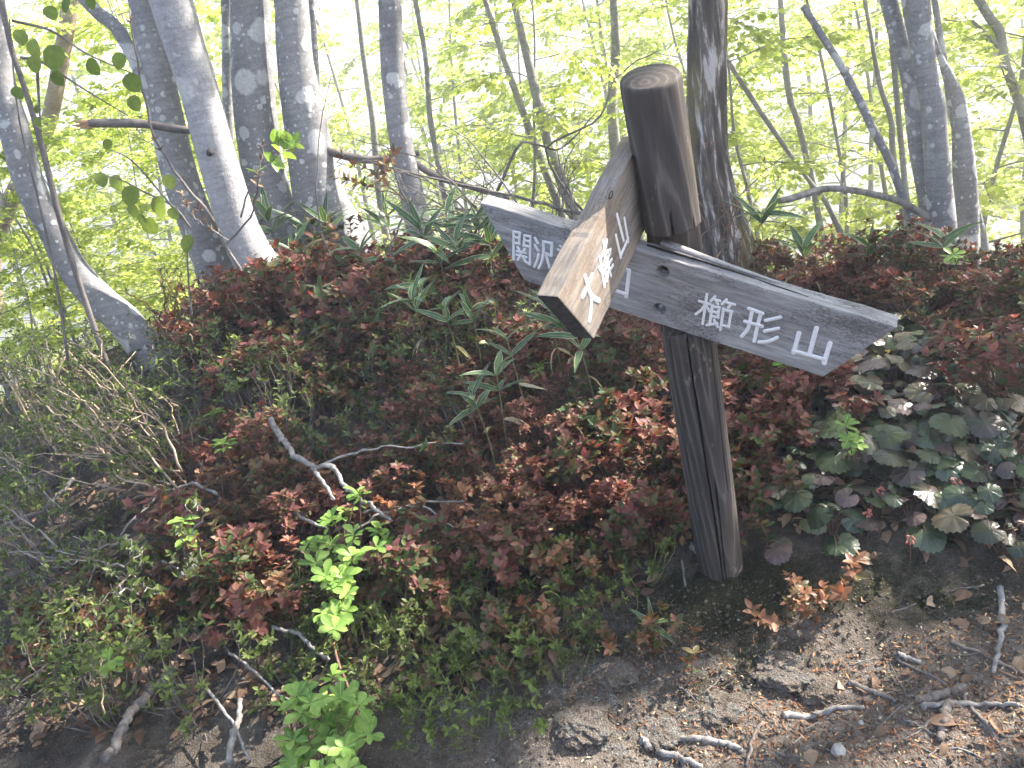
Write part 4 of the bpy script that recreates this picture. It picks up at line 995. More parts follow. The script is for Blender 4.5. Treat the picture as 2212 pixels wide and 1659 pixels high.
def shrub_mesh(seed, stems, h, spread, tips, leaf_len, ratio, wn_, mat, smat, prof='ovate', along=2, sr=.0022, elev=.5):
    r = random.Random(seed); mb = MB(); O = []; D = []; U = []; Ls = []
    for k in range(stems):
        a = r.uniform(0, 6.28); rad = spread * math.sqrt(r.random()); hh = h * r.uniform(.45, 1.1)
        p0 = np.array([rad * .25 * math.cos(a), rad * .25 * math.sin(a), -.03]); p2 = np.array([rad * math.cos(a), rad * math.sin(a), hh]) + np.array([r.uniform(-.03, .03), r.uniform(-.03, .03), 0])
        p1 = (p0 + p2) / 2 + np.array([math.cos(a) * rad * .2 + r.uniform(-.03, .03), math.sin(a) * rad * .2 + r.uniform(-.03, .03), r.uniform(-.02, .05)])
        P = catmull([p0, p1, p2], 7); mb.tube(P, np.linspace(sr, sr * .5, 7), 4)
        ends = [(P[-1], nrm(P[-1] - P[-2]))]
        for t_ in range(tips - 1):
            i = r.randint(3, 5); d = nrm(nrm(P[-1] - P[-2]) + rvec(1)[0] * .9 + np.array([0, 0, .3])); ln = h * r.uniform(.15, .4); e = P[i] + d * ln
            mb.tube(np.array([P[i], (P[i] + e) / 2 + rvec(1)[0] * .006, e]), [sr * .55, sr * .5, sr * .4], 3); ends.append((e, d))
        for e, d in ends:
            whorl(r, e, d + np.array([0, 0, .5]), wn_ + r.randint(-1, 1), leaf_len, elev, O, D, U, Ls)
            for q in range(along):
                o = e - d * (.012 + .022 * q) ; whorl(r, o, d + np.array([0, 0, .4]), 2, leaf_len * .85, .25, O, D, U, Ls)
    Ls = np.array(Ls); n = len(O)
    V, T, C = leaves(O, D, U, Ls, Ls * ratio, curl=rng.uniform(-.05, .3, n), fold=.3, prof=prof)
    # whole shoots share much of their tint
    return mb.mesh('stems', M[smat]), mesh_from('foliage', V, T, M[mat], C)
def put(name, meshes, p, label, cat, group, r, s=(.8, 1.2), names=('stems', 'foliage')):
    o = empty(name, p, label, cat, group, r.uniform(0, 6.28), r.uniform(*s))
    o.rotation_euler = (r.uniform(-.15, .15), r.uniform(-.15, .15), r.uniform(0, 6.28))
    for nm, me in zip(names, meshes): mobj(nm, me, o)
    return o

REDV = [shrub_mesh(100 + k, 17, .16 + .03 * (k % 3), .15, 4, .03, .5, 6, 'red', 'stem_red', elev=.6) for k in range(5)]
ORGV = [shrub_mesh(120 + k, 9, .14, .11, 3, .028, .52, 6, 'orange', 'stem_red') for k in range(3)]
SPRIG = [shrub_mesh(140 + k, 4, .09, .06, 2, .026, .5, 5, 'orange', 'stem_red') for k in range(2)]
GRNV = [shrub_mesh(160 + k, 16, .24, .2, 4, .024, .36, 4, 'green', 'twig', along=1, elev=.7) for k in range(4)]
LOWG = [shrub_mesh(180 + k, 12, .11, .13, 3, .02, .45, 4, 'green', 'stem_green', along=1, elev=.6) for k in range(3)]
r = random.Random(77)
RED_ZONES = [
    ('low red-leaved shrub in the carpet on the mound below the beeches', 'red shrubs on the mound', [(420, 720), (560, 660), (760, 640), (900, 640), (1010, 670), (1180, 690), (1180, 860), (900, 900), (560, 900), (440, 850)], 75, .15),
    ('low red-leaved shrub in the carpet beside the foot of the signpost', 'red shrubs left of the post', [(900, 880), (1180, 840), (1340, 720), (1440, 780), (1480, 960), (1500, 1150), (1380, 1200), (1150, 1130), (980, 1080), (850, 1020)], 52, .13),
    ('red-leaved shrub squeezed between the post and the round-leaved plants', 'red shrubs right of the post', [(1560, 840), (1700, 840), (1800, 880), (1700, 1010), (1660, 1120), (1600, 1160), (1580, 1000)], 22, .12),
    ('red-leaved shrub along the ridge top behind the pointed board', 'red shrubs along the ridge', [(1690, 600), (2212, 620), (2212, 760), (2040, 735), (1850, 690), (1690, 650)], 36, .16),
    ('red-leaved shrub above the round-leaved plants at the right edge', 'red shrubs at the right edge', [(2090, 780), (2212, 760), (2212, 900), (2120, 890)], 7, .12),
    ('red-leaved shrub behind the mound at the feet of the beeches', 'red shrubs at the feet of the beeches', [(640, 600), (1000, 600), (1020, 640), (760, 640)], 14, .2)]
for p in scatter([(500, 710), (600, 660), (760, 650), (1000, 670), (1160, 690), (1000, 725), (560, 750)], 20, .2, 5): put('red_shrub', r.choice(REDV), p, 'taller red-leaved shrub standing up along the crest of the mound', 'shrub', 'taller red shrubs on the crest', r, (1.3, 1.8))
for lab, g, poly, n, md in RED_ZONES:
    for p in scatter(poly, n, md, hash(len(lab)) % 97 + n): put('red_shrub', r.choice(REDV), p, lab, 'shrub', g, r, (.6, 1.3))
for lab, g, poly, n, md, vs, nm in [
    ('bronze-leaved low shrub among twigs in the middle of the bank', 'bronze shrubs on the bank', [(430, 960), (900, 1040), (1250, 1170), (1380, 1230), (1180, 1400), (900, 1350), (520, 1380), (400, 1280)], 40, .15, ORGV + REDV[:2], 'bronze_shrub'),
    ('orange-tinged small shrub low on the left of the bank', 'orange shrubs low at the left', [(40, 1380), (300, 1200), (500, 1250), (560, 1400), (300, 1420), (60, 1480)], 16, .13, ORGV, 'bronze_shrub'),
    ('twiggy small-leaved green shrub on the brushy left side of the bank', 'green twiggy shrubs at the left', [(0, 760), (330, 780), (420, 950), (420, 1150), (300, 1350), (560, 1560), (300, 1659), (0, 1659)], 34, .2, GRNV + LOWG[:1], 'twiggy_shrub'),
    ('low creeping green shrub at the bottom of the bank above the bare soil', 'creeping green shrubs on the bank', [(560, 1180), (900, 1250), (1200, 1230), (1420, 1240), (1330, 1330), (1220, 1450), (1120, 1570), (860, 1600), (640, 1600), (560, 1450)], 58, .11, LOWG, 'creeping_shrub'),
    ('green shrub mixed into the red carpet of the mound', 'green shrubs in the red carpet', [(430, 780), (760, 700), (1150, 760), (1300, 1000), (900, 1060), (560, 980)], 26, .2, GRNV[:2] + LOWG, 'twiggy_shrub')]:
    for p in scatter(poly, n, md, n + 5): put(nm, r.choice(vs), p, lab, 'shrub', g, r, (.75, 1.2))
for k, (px, py, lab) in enumerate([(1680, 1350, 'small red sprig growing on the moss in front of the post'), (1740, 1335, 'larger red sprig sprawling on the sunny soil right of the mossy hollow'), (1455, 1460, 'tiny red sprig standing alone on the grey crusted bank'),
                                   (1430, 1395, 'bronze sprig on the bank above the lone tiny red sprig'), (1345, 1400, 'red sprig beside the small bamboo shoot on the bank'), (1180, 1390, 'yellow-green sprig at the edge of the creeping shrubs'),
                                   (1140, 1450, 'olive sprig lowest at the edge of the creeping shrubs'), (1820, 1310, 'red sprig beside the thin stick on the dark soil'), (1410, 1200, 'bright bronze sprig touching the left foot of the post')]):
    put('sprig', SPRIG[k % 2], hit(px, py), lab, 'sprig', 'sprigs on the bare bank', r, (.8, 1.3))

# single-leaf meshes shared by larger leaves
def unit_leaf(name, ratio, prof, mat, curl, fold, n=3, seed=0):
    out = []
    for k in range(n):
        V, T, C = leaves([(0, 0, 0)], [(0, 1, 0)], [(0, 0, 1)], 1.0, ratio * (0.9 + .1 * k), curl=curl * (.5 + .5 * k), fold=fold, prof=prof, tint=(k + .5) / n)
        out.append(mesh_from(name, V, T, M[mat], C))
    return out
def leaf_obj(me, parent, o, d, u, L, name='leaf'):
    d = nrm(d); u = np.asarray(u, float); u = nrm(u - d * (u @ d)); s = np.cross(d, u)
    ob = mobj(name, me, parent); ob.matrix_local = frame(o, s * L, d * L, u * L); return ob
AZL = unit_leaf('leaf', .5, 'obovate', 'bright', .25, .3)
SAL = unit_leaf('leaf', .175, 'lance', 'sasa', .2, .3, 4)
SDL = unit_leaf('leaf', .15, 'lance', 'sasa_dry', .7, .9, 2)
RSL = unit_leaf('leaf', .86, 'round', 'shade', .2, .15)
DDL = unit_leaf('leaf', .5, 'ovate', 'dead', .5, .5, 4)

def azalea(px, py, lab, n, spread, L=.044, h=.26, seed=0, grp='bright green azalea sprays'):
    rr = random.Random(seed); p = hit(px, py + 110); o = empty('azalea_spray', p, lab, 'shrub', grp)
    mb = MB(); ends = []
    for k in range(n):
        lf = rr.uniform(.5, 1.1) * h; top = hit(px + rr.gauss(0, spread * .45), py + rr.gauss(0, spread * .55), lf) - p
        mid = top * .5 + np.array([rr.uniform(-.04, .04), rr.uniform(-.04, .04), -.01])
        P = catmull([np.array([rr.uniform(-.02, .02), rr.uniform(-.02, .02), -.03]), mid, top], 8); mb.tube(P, np.linspace(.0032, .0016, 8), 5); ends.append((P[-1], nrm(P[-1] - P[-2])))
    mobj('stem', mb.mesh('stem', M['stem_red']), o)
    for e, d in ends:
        O = []; D = []; U = []; Ls = []
        whorl(rr, e, d + np.array([0, 0, 1.2]), rr.randint(5, 7), L, .45, O, D, U, Ls)
        whorl(rr, e - d * .012, d + np.array([0, 0, 1.2]), 3, L * .8, .1, O, D, U, Ls)
        for a_, b_, c_, l_ in zip(O, D, U, Ls): leaf_obj(rr.choice(AZL), o, a_, b_, c_, l_)
for k, a in enumerate([(745, 1190, 'bright yellow-green leafy spray in the sun at the middle of the bank', 30, 105), (720, 1290, 'bright green leafy shoots hanging just below the sunny yellow-green spray', 8, 50), (830, 1190, 'bright green shoot with broad leaves right of the sunny spray', 3, 30),
                       (700, 1590, 'bright green leafy spray at the bottom edge of the picture', 32, 105), (650, 1500, 'bright green sprig above the spray at the bottom edge', 6, 45), (470, 900, 'small bright green tuft in the brush below the curved beech', 2, 12),
                       (485, 960, 'lower of two small bright green tufts beside the red carpet', 2, 14), (405, 1150, 'compact bright green tuft left of the pale forked branch', 4, 24), (225, 1440, 'bright star-shaped green shoots at the lower left', 4, 30),
                       (1160, 790, 'fresh green sprout beside the tip of the cross board', 2, 12), (1840, 930, 'fresh green sprig beside the round-leaved plants right of the post', 4, 40), (1700, 760, 'fresh green tuft under the pointed board', 3, 25), (2060, 560, 'fresh green tuft at the foot of the right-hand trunks', 4, 30)]):
    azalea(*a, seed=300 + k)

def sasa(px, py, lab, n, L=.15, h=.22, seed=0, dry=1, grp='bamboo grass'):
    h = h + (.16 if h > .08 else 0); n = n + 2
    rr = random.Random(seed); p = hit(px, py); o = empty('bamboo_grass', p, lab, 'bamboo grass', grp); o['kind'] = 'thing'
    e = np.array([rr.uniform(-.04, .04), rr.uniform(-.04, .04), h]); P = catmull([np.array([0, 0, -.02]), e * .5 + rvec(1)[0] * .015, e], 8)
    mb = MB(); mb.tube(P, np.linspace(.0028, .0018, 8), 5); mobj('culm', mb.mesh('culm', M['stem_green']), o)
    a0 = rr.uniform(0, 6.28)
    for k in range(n):
        a = a0 + k * 2.3 + rr.uniform(-.3, .3); el = rr.uniform(.05, 1.1); d = np.array([math.cos(a) * math.cos(el), math.sin(a) * math.cos(el), math.sin(el)])
        leaf_obj(rr.choice(SAL), o, P[-1 - (k % 2)], d, np.array([rr.uniform(-.4, .4), rr.uniform(-.9, .1), 1]) - d * .3, L * rr.uniform(.75, 1.2))
    for k in range(dry):
        a = rr.uniform(0, 6.28); d = np.array([math.cos(a), math.sin(a), rr.uniform(-.8, .3)])
        q = leaf_obj(rr.choice(SDL), o, P[4], d, np.array([rr.uniform(-.9, .9), rr.uniform(-.9, .9), .6]), L * rr.uniform(.6, .9), 'dry_leaf')
for k, a in enumerate([(640, 650, 'tall bamboo grass in front of the root of the leaning pale beech', 8, .22, .3), (700, 640, 'bamboo grass with broad pale-edged leaves beside the flaring beech', 7, .22, .26), (810, 700, 'bamboo grass tuft rising from the red carpet left of the sign', 5, .16, .2),
                       (960, 670, 'bamboo grass in the thicket left of the long board', 7, .2, .25), (1040, 700, 'bamboo grass just below the left point of the long board', 7, .2, .24), (1110, 700, 'bamboo grass under the left half of the long board', 7, .2, .22),
                       (1010, 650, 'bamboo grass behind the thicket, under the left board tip', 6, .22, .3), (930, 830, 'drooping pale-edged bamboo grass in the middle of the red carpet', 5, .14, .2), (1045, 850, 'dark green bamboo grass fan in the carpet below the cross board', 7, .13, .18),
                       (1100, 1010, 'bamboo grass with spread leaves between carpet and post', 7, .13, .18), (1265, 900, 'tall dark bamboo grass right below the cross board tip', 9, .15, .24), (1150, 930, 'slim bamboo grass with a withered leaf left of the tall dark one', 4, .12, .2),
                       (740, 760, 'single pale bamboo grass blade cluster on the mound', 3, .12, .14), (1395, 1390, 'small bamboo shoot alone on the mossy bank', 4, .085, .05), (1660, 620, 'bamboo grass at the foot of the dark rough trunk', 7, .2, .2),
                       (1730, 660, 'bamboo grass on the ridge behind the pointed board', 6, .16, .1), (1880, 650, 'bamboo grass midway along the ridge toward the right-hand clump', 6, .15, .1), (2030, 650, 'bamboo grass at the foot of the stout right-hand trunk', 6, .16, .1),
                       (600, 650, 'bamboo grass against the base of the half-hidden beech', 7, .2, .26), (670, 690, 'low bamboo grass in front of the leaning pale beech', 6, .18, .2), (760, 640, 'bamboo grass between the flaring beech and the slim one', 7, .2, .26), (980, 720, 'pale-edged bamboo grass at the near edge of the thicket', 7, .18, .22), (1070, 650, 'bamboo grass behind the left point of the long board', 8, .22, .28), (1150, 660, 'bamboo grass in the shadow behind the cross board', 7, .2, .2),
                       (1000, 860, 'dark bamboo grass left of the big fan in the carpet', 6, .13, .2), (1230, 870, 'dark bamboo grass leaning left under the cross board tip', 7, .14, .22), (1300, 930, 'dark bamboo grass nearest to the post under the cross board', 7, .14, .2), (1080, 1040, 'low bamboo grass at the bottom of the clump in the carpet', 6, .12, .16), (960, 790, 'pale-tipped bamboo grass high in the middle of the carpet', 5, .14, .2),
                       (870, 620, 'bamboo grass at the root of the lichen-banded slim beech', 7, .2, .24), (1230, 690, 'bamboo grass hidden behind the cross board', 6, .18, .2)]):
    sasa(*a, seed=400 + k, dry=1 + k % 2)

# round-leaved evergreen plants
def round_leaf(seed):
    rr = random.Random(seed); n = 40; V = [(0, 0, 0)]; C = [(.5, 0, 1, 1)]; T = []
    for ring, f in enumerate((.35, .7, 1.0)):
        for k in range(n):
            a = -math.pi / 2 + 2 * math.pi * (k + .5) / n; notch = 1 - .62 * math.exp(-((k + .5 if k < n / 2 else n - k - .5) / 1.3) ** 2)
            tooth = 1 + (.075 if k % 2 else -.04) * (ring == 2) * rr.uniform(.5, 1.3); rad = .5 * f * notch * tooth * (1 + .1 * math.sin(a))
            x = rad * math.cos(a); y = rad * math.sin(a)
            z = -.2 * (x * x + y * y) * 2 + .014 * f * math.sin(k * 2 * math.pi / 5 + seed) + .05 * f * f * math.sin(k * 2 * math.pi / n * 2 + seed * 2.1) + rr.uniform(-.005, .005) * f
            V.append((x, y + .02, z)); C.append((.5, f, 1.0 if k % 5 == 2 else .25, 1))
    for k in range(n):
        k2 = (k + 1) % n
        if k2 == 0: continue
        T.append((0, 1 + k, 1 + k2))
        for r_ in (0, 1):
            a = 1 + r_ * n; b = a + n; T += [(a + k, b + k, b + k2), (a + k, b + k2, a + k2)]
    return np.array(V), np.array(T), np.array(C)
RLM = {}
for mk in ('rl_green', 'rl_purple', 'rl_bronze', 'rl_yellow'):
    RLM[mk] = [mesh_from('leaf', *round_leaf(s)[:2], M[mk], round_leaf(s)[2]) for s in range(3)]
def round_plant(p, lab, grp, rr, mix, n, L=.08):
    o = empty('round_leaved_plant', p, lab, 'plant', grp); mb = MB()
    for k in range(n):
        a = k * 2.4 + rr.uniform(-.4, .4); rad = rr.uniform(.02, .12); c = np.array([rad * math.cos(a), rad * math.sin(a), rr.uniform(.02, .11)])
        P = catmull([np.array([0, 0, -.02]), c * .5 + np.array([0, 0, .025]), c], 5); mb.tube(P, .0014, 4)
        tilt = rr.uniform(.1, .75); up = nrm(np.array([math.cos(a) * math.sin(tilt), math.sin(a) * math.sin(tilt) - .3, math.cos(tilt)]) + rvec(1)[0] * .38)
        d = np.array([math.cos(a), math.sin(a), -.2]) + rvec(1)[0] * .3
        leaf_obj(rr.choice(RLM[rr.choice(mix)]), o, c, d, up, L * rr.uniform(.5, 1.35))
    mobj('stalks', mb.mesh('stalks', M['stem_red']), o)
rr = random.Random(900)
G_, P_, B_, Y_ = 'rl_green', 'rl_purple', 'rl_bronze', 'rl_yellow'
for lab, g, poly, n, mix in [('glossy dark round-leaved plant in the bed right of the post', 'round-leaved plants right of the post', [(1640, 1060), (1760, 960), (1980, 960), (2212, 980), (2212, 1130), (2010, 1160), (1760, 1170), (1680, 1150)], 24, [G_, G_, P_, G_, P_]),
                             ('bronzed round-leaved plant among dead leaves below the board point', 'bronzed round-leaved plants', [(1740, 880), (1830, 800), (2000, 790), (2212, 850), (2212, 970), (1980, 950), (1780, 960)], 14, [B_, G_, B_, P_]),
                             ('yellowing round-leaved plant under the right point of the board', 'yellowing round-leaved plants', [(1850, 760), (1960, 730), (2080, 745), (2040, 800), (1900, 800)], 6, [Y_, B_, G_]),
                             ('purple round-leaved plant at the lower right edge of the bed', 'purple round-leaved plants', [(2110, 1140), (2212, 1130), (2212, 1240), (2150, 1220)], 3, [P_, P_, B_]),
                             ('round-leaved plant half buried in the red carpet', 'round-leaved plants in the carpet', [(800, 880), (1000, 900), (960, 1000), (780, 960)], 3, [G_])]:
    for p in scatter(poly, n, .1, n + 31): round_plant(p, lab, g, rr, mix, rr.randint(8, 11))
round_plant(hit(270, 1400), 'single purple round-leaved plant low at the left among ferns', 'round-leaved plants in the carpet', rr, [P_, G_], 6)
round_plant(hit(1640, 1200), 'small purple round-leaved plant against the right foot of the post', 'purple round-leaved plants', rr, [P_], 3, .06)
for k, (px, py) in enumerate([(1900, 1090), (2060, 1070), (1870, 1140), (1890, 1000), (1960, 1200)]):
    p = hit(px, py + 40); o = empty('bud_stalk', p, 'short stalk of pink buds standing among the dark round leaves', 'plant', 'pink bud stalks'); mb = MB(); rr2 = random.Random(k)
    mb.tube(catmull([np.array([0, 0, -.02]), np.array([.01, 0, .05]), np.array([.015, .01, .1])], 6), .0012, 4); mobj('stalk', mb.mesh('stalk', M['stem_red']), o); mb = MB()
    for q in range(12):
        c = np.array([.015, .01, .1]) + rvec(1)[0] * .012; mb.tube(np.array([c - (0, 0, .004), c, c + (0, 0, .004)]), [.001, .004, .001], 5)
    mobj('buds', mb.mesh('buds', M['berry']), o)

# two-leaved seedlings beside the post
def seedling(lab, lv, Y, base):
    p = hit(*base); o = empty('broad_leaf_seedling', p, lab, 'seedling', 'broad-leaved seedlings by the post'); mb = MB()
    for (px, py, w, ang) in lv:
        c = at(px, py, Y); rel = c - p; d = math.cos(ang) * RGT - math.sin(ang) * UPV; L = w * ((c - CAM) @ FWD) / FPX
        mb.tube(catmull([np.array([0, 0, -.01]), rel * .5 + np.array([0, 0, .03]), rel - d * L * .5], 6), .0015, 4)
        leaf_obj(RSL[0], o, rel - d * L * .5, d, -FWD * .75 + np.array([0, 0, .6]) + rvec(1)[0] * .1, L)
    mobj('stalk', mb.mesh('stalk', M['stem_green']), o)
seedling('pair of round pale green leaves right of the post', [(1592, 930, 48, 3.3), (1640, 940, 50, .5)], 2.35, (1625, 1010))
seedling('three broad pale green leaves under the pointed board', [(1615, 795, 52, 3.2), (1645, 820, 56, 1.5), (1662, 790, 40, -.2)], 2.75, (1640, 890))

# saplings with round leaves in front of the curved beech
def sapling(lab, base, stems, lv, Y):
    p = base; o = empty('round_leaved_sapling', p, lab, 'sapling', None); mb = MB()
    for st in stems:
        W = [at(a, b, Y) - p for a, b in st]; mb.tube(catmull(W, 16), np.linspace(.006, .002, 16), 6)
    mobj('stem', mb.mesh('stem', M['twig']), o); rr = random.Random(3)
    for (px, py, rad) in lv:
        c = at(px, py, Y + rr.uniform(-.12, .12)) - p; L = 2 * rad * (Y * 1.05) / FPX
        d = nrm(np.array([rr.uniform(-.6, .6), -.4, -1.0])); 
        leaf_obj(rr.choice(RSL), o, c - d * L * .5, d, nrm(-FWD + rvec(1)[0] * .5), L)
f4 = lambda l: [tuple(.4464 * v for v in q) for q in l]
p = hit(150, 800)
sapling('sapling with round olive leaves against the sky at the top left', p, [[(150, 800), (120, 600), (80, 420), (40, 250), (20, 40)], f4([(60, 100), (250, 150), (420, 260), (650, 360)]), f4([(100, 280), (200, 300), (420, 440), (620, 560)]), f4([(180, 330), (190, 520), (200, 640)])],
        f4([(100, 180, 32), (160, 235, 40), (260, 280, 52), (165, 310, 34), (450, 325, 38), (280, 380, 36), (245, 60, 30), (320, 25, 34), (85, 450, 30), (575, 295, 36), (650, 500, 35), (640, 400, 44), (440, 10, 30), (180, 530, 20), (180, 590, 22)]), 3.3)
p = hit(430, 800)
sapling('sapling with hanging round leaves left of the half-hidden beech', p, [[(430, 800), (410, 640), (400, 500), (380, 440)], f4([(920, 1100), (840, 1000), (700, 930), (560, 860), (470, 860)]), f4([(880, 1060), (800, 960), (640, 780), (520, 720)])],
        f4([(490, 870, 32), (560, 885, 36), (630, 950, 45), (765, 1000, 48), (645, 1020, 36), (690, 1065, 30), (725, 1095, 40), (905, 1180, 42), (840, 1035, 30), (520, 700, 24), (820, 880, 34)]), 3.9)

# bare and budding brush
def arcs(name, lab, cat, specs, mat, grp=None, leafmat=None, leaf_len=.03, seed=0, lp=3, prof='ovate', ratio=.4):
    """specs: list of (pixel polyline, width px, Y)"""
    rr = random.Random(seed); p0 = at(*specs[0][0][0], specs[0][2]); o = empty(name, (p0[0], p0[1], float(ground_z(p0[0], p0[1]))), lab, cat, grp); base = np.array(o.location)
    mb = MB(); O = []; D = []; U = []; Ls = []
    for pts, w, Y in specs:
        W = np.array([at(a, b, Y + .12 * math.sin(i * 1.7 + a)) for i, (a, b) in enumerate(pts)]) - base; n = max(6, 4 * len(W)); P = catmull(W, n)
        P[1:-1] += rng.normal(size=(n - 2, 3)) * .004
        r0 = w * Y * 1.03 / FPX / 2; mb.tube(P, np.linspace(r0, max(r0 * .35, .0009), n), 5)
        if leafmat:
            for k in range(lp):
                i = rr.randint(n // 3, n - 1); whorl(rr, P[i], nrm(P[i] - P[i - 1]) + np.array([0, 0, .3]), rr.randint(2, 4), leaf_len, .6, O, D, U, Ls)
    mobj('stems', mb.mesh('stems', M[mat]), o)
    if leafmat:
        Ls = np.array(Ls); V, T, C = leaves(O, D, U, Ls, Ls * ratio, curl=.1, fold=.3, prof=prof); mobj('foliage', mesh_from('foliage', V, T, M[leafmat], C), o)
    return o
def rand_arcs(seed, n, x0, x1, y0, y1, dx, dy, w, Y):
    rr = random.Random(seed); out = []
    for k in range(n):
        a = (rr.uniform(x0, x1), rr.uniform(y0, y1)); ex = rr.uniform(*dx); ey = rr.uniform(*dy)
        m_ = (a[0] + ex * .45 + rr.uniform(-25, 25), a[1] + ey * .6 + rr.uniform(-20, 20)); e = (a[0] + ex, a[1] + ey); yy = rr.uniform(*Y) if Y else hit(*a)[1] - rr.uniform(.0, .3)
        out.append(([a, m_, e], rr.uniform(*w), yy))
        for q in range(2):
            t = rr.uniform(.3, .8); s_ = (a[0] + ex * t, a[1] + ey * t); out.append(([s_, (s_[0] + ex * .2 + rr.uniform(-20, 20), s_[1] + ey * .15 + rr.uniform(-20, 20)), (s_[0] + ex * .4 + rr.uniform(-40, 40), s_[1] + ey * .35 + rr.uniform(-40, 40))], w[0] * .8, yy + rr.uniform(-.1, .1)))
    return out
arcs('bare_brush', 'tangle of bare dark twigs behind the left half of the long board', 'brush', [([(1330, 480), (1210, 450), (1100, 420), (960, 390), (800, 350)], 9, 4.4), ([(1290, 500), (1180, 330), (1290, 260), (1330, 170), (1420, 110)], 6, 4.5), ([(1070, 420), (1130, 310), (1210, 320), (1290, 240)], 7, 4.5)] + rand_arcs(31, 26, 1000, 1340, 440, 560, (-330, 120), (-230, -20), (2.5, 5), (4.1, 4.9)), 'twig', None)
arcs('bare_brush', 'thin bare twigs spreading in the thicket between the slim beech and the board', 'brush', rand_arcs(32, 18, 900, 1080, 500, 640, (-150, 160), (-260, -60), (2.5, 5), (4.2, 4.8)), 'twig', None)
arcs('budding_twigs', 'fine reddish budding twigs in front of the dark rough trunk', 'brush', rand_arcs(33, 9, 1510, 1640, 500, 600, (-110, 110), (-250, -40), (1.8, 3), (3.9, 4.2)) + [([(1420, 600), (1500, 530), (1620, 400), (1700, 330)], 4, 3.9)], 'stem_red', None, 'orange', .02, 3, 2)
arcs('yellow_stemmed_shrub', 'shrub with bright yellow-orange stems at the foot of the half-hidden beech', 'shrub', [([(410, 702), (393, 663), (370, 623), (337, 583)], 7, 4.2), ([(374, 713), (344, 680), (298, 646), (258, 627)], 7, 4.2), ([(354, 683), (357, 643), (347, 603)], 6, 4.25), ([(385, 690), (380, 640), (385, 590)], 5, 4.3)] + rand_arcs(34, 5, 350, 410, 680, 710, (-90, 20), (-110, -50), (3, 4), (4.1, 4.3)), 'stem_yellow', None, 'green', .025, 5, 2)
arcs('budding_sapling', 'slender budding shoot with yellow-brown buds leaning on the pale beech', 'sapling', [([(580, 685), (520, 590), (455, 470), (400, 400), (335, 300), (300, 150), (280, 20)], 9, 3.9), ([(480, 535), (540, 470), (560, 380), (570, 300)], 5, 3.9), ([(470, 505), (420, 470), (395, 420)], 4, 3.9), ([(495, 520), (450, 490), (430, 450)], 3, 3.9)], 'twig', None, 'dead', .035, 5, 8, 'ovate', .3)
arcs('thin_shoot', 'long thin bare shoot standing in front of the flaring beech', 'sapling', [([(745, 640), (690, 480), (690, 300), (715, 165)], 4, 4.0)], 'twig')
arcs('thin_shoot', 'pale crooked shoot rising between the flaring beech and the slim one', 'sapling', [([(770, 650), (830, 560), (870, 470), (905, 410)], 7, 4.0)], 'dead_stick')
arcs('maple_sprig', 'red-leaved sprig hanging against the flaring beech', 'sapling', [([(905, 470), (860, 420), (800, 370), (740, 340)], 4, 4.3), ([(860, 420), (790, 400), (720, 380)], 3, 4.3), ([(840, 400), (830, 360), (850, 330)], 3, 4.3)], 'stem_red', None, 'orange', .05, 6, 12)
arcs('leafy_sprig', 'sprig of fresh green leaves in front of the upright tan-flanked beech', 'sapling', [([(520, 470), (550, 380), (590, 320), (620, 290)], 4, 4.1), ([(560, 360), (600, 340), (640, 310)], 3, 4.1)], 'twig', None, 'bright', .07, 9, 5, 'ovate', .6)
for k, (x0, x1, y0, y1, dx, dy, n, lab) in enumerate([(250, 450, 930, 1090, (-330, -60), (-230, -10), 30, 'pale twiggy brush fanning out left of the red carpet'), (0, 260, 880, 1000, (-120, 160), (-230, -60), 26, 'fine grey brush at the left edge below the curved beech'),
                                                       (100, 420, 1150, 1300, (-260, 120), (-160, 30), 24, 'twiggy brush lying down the slope at the left'), (0, 250, 1350, 1560, (-140, 160), (-170, 0), 20, 'wiry brush at the lower left corner'), (200, 420, 800, 900, (-160, 100), (-170, -50), 14, 'upright twigs in front of the root of the curved beech')]):
    arcs('twig_brush', lab, 'brush', rand_arcs(50 + k, n, x0, x1, y0, y1, dx, dy, (3.0, 7.0), None), ('stem_tan', 'stem_tan', 'dead_stick', 'stem_tan', 'stem_tan')[k], 'brush on the left slope', 'green', .024, 60 + k, 4)
# low leafy bushes that close the left side
for k, (px, py, Y, sc_) in enumerate([(40, 700, 4.6, .34), (150, 690, 4.9, .32), (0, 780, 4.0, .3), (260, 660, 5.3, .4), (430, 640, 5.6, .42), (90, 600, 5.6, .5), (330, 620, 6.0, .5), (-60, 640, 5.0, .45)]):
    p = at(px, py, Y); o = plant_tree((4, 2, 5)[k % 3], p[0], p[1], sc_, k * 1.1, 'leafy green bush behind the brush at the left', 'leafy bushes at the left')
    o.name = 'leafy_bush'; o['category'] = 'bush'

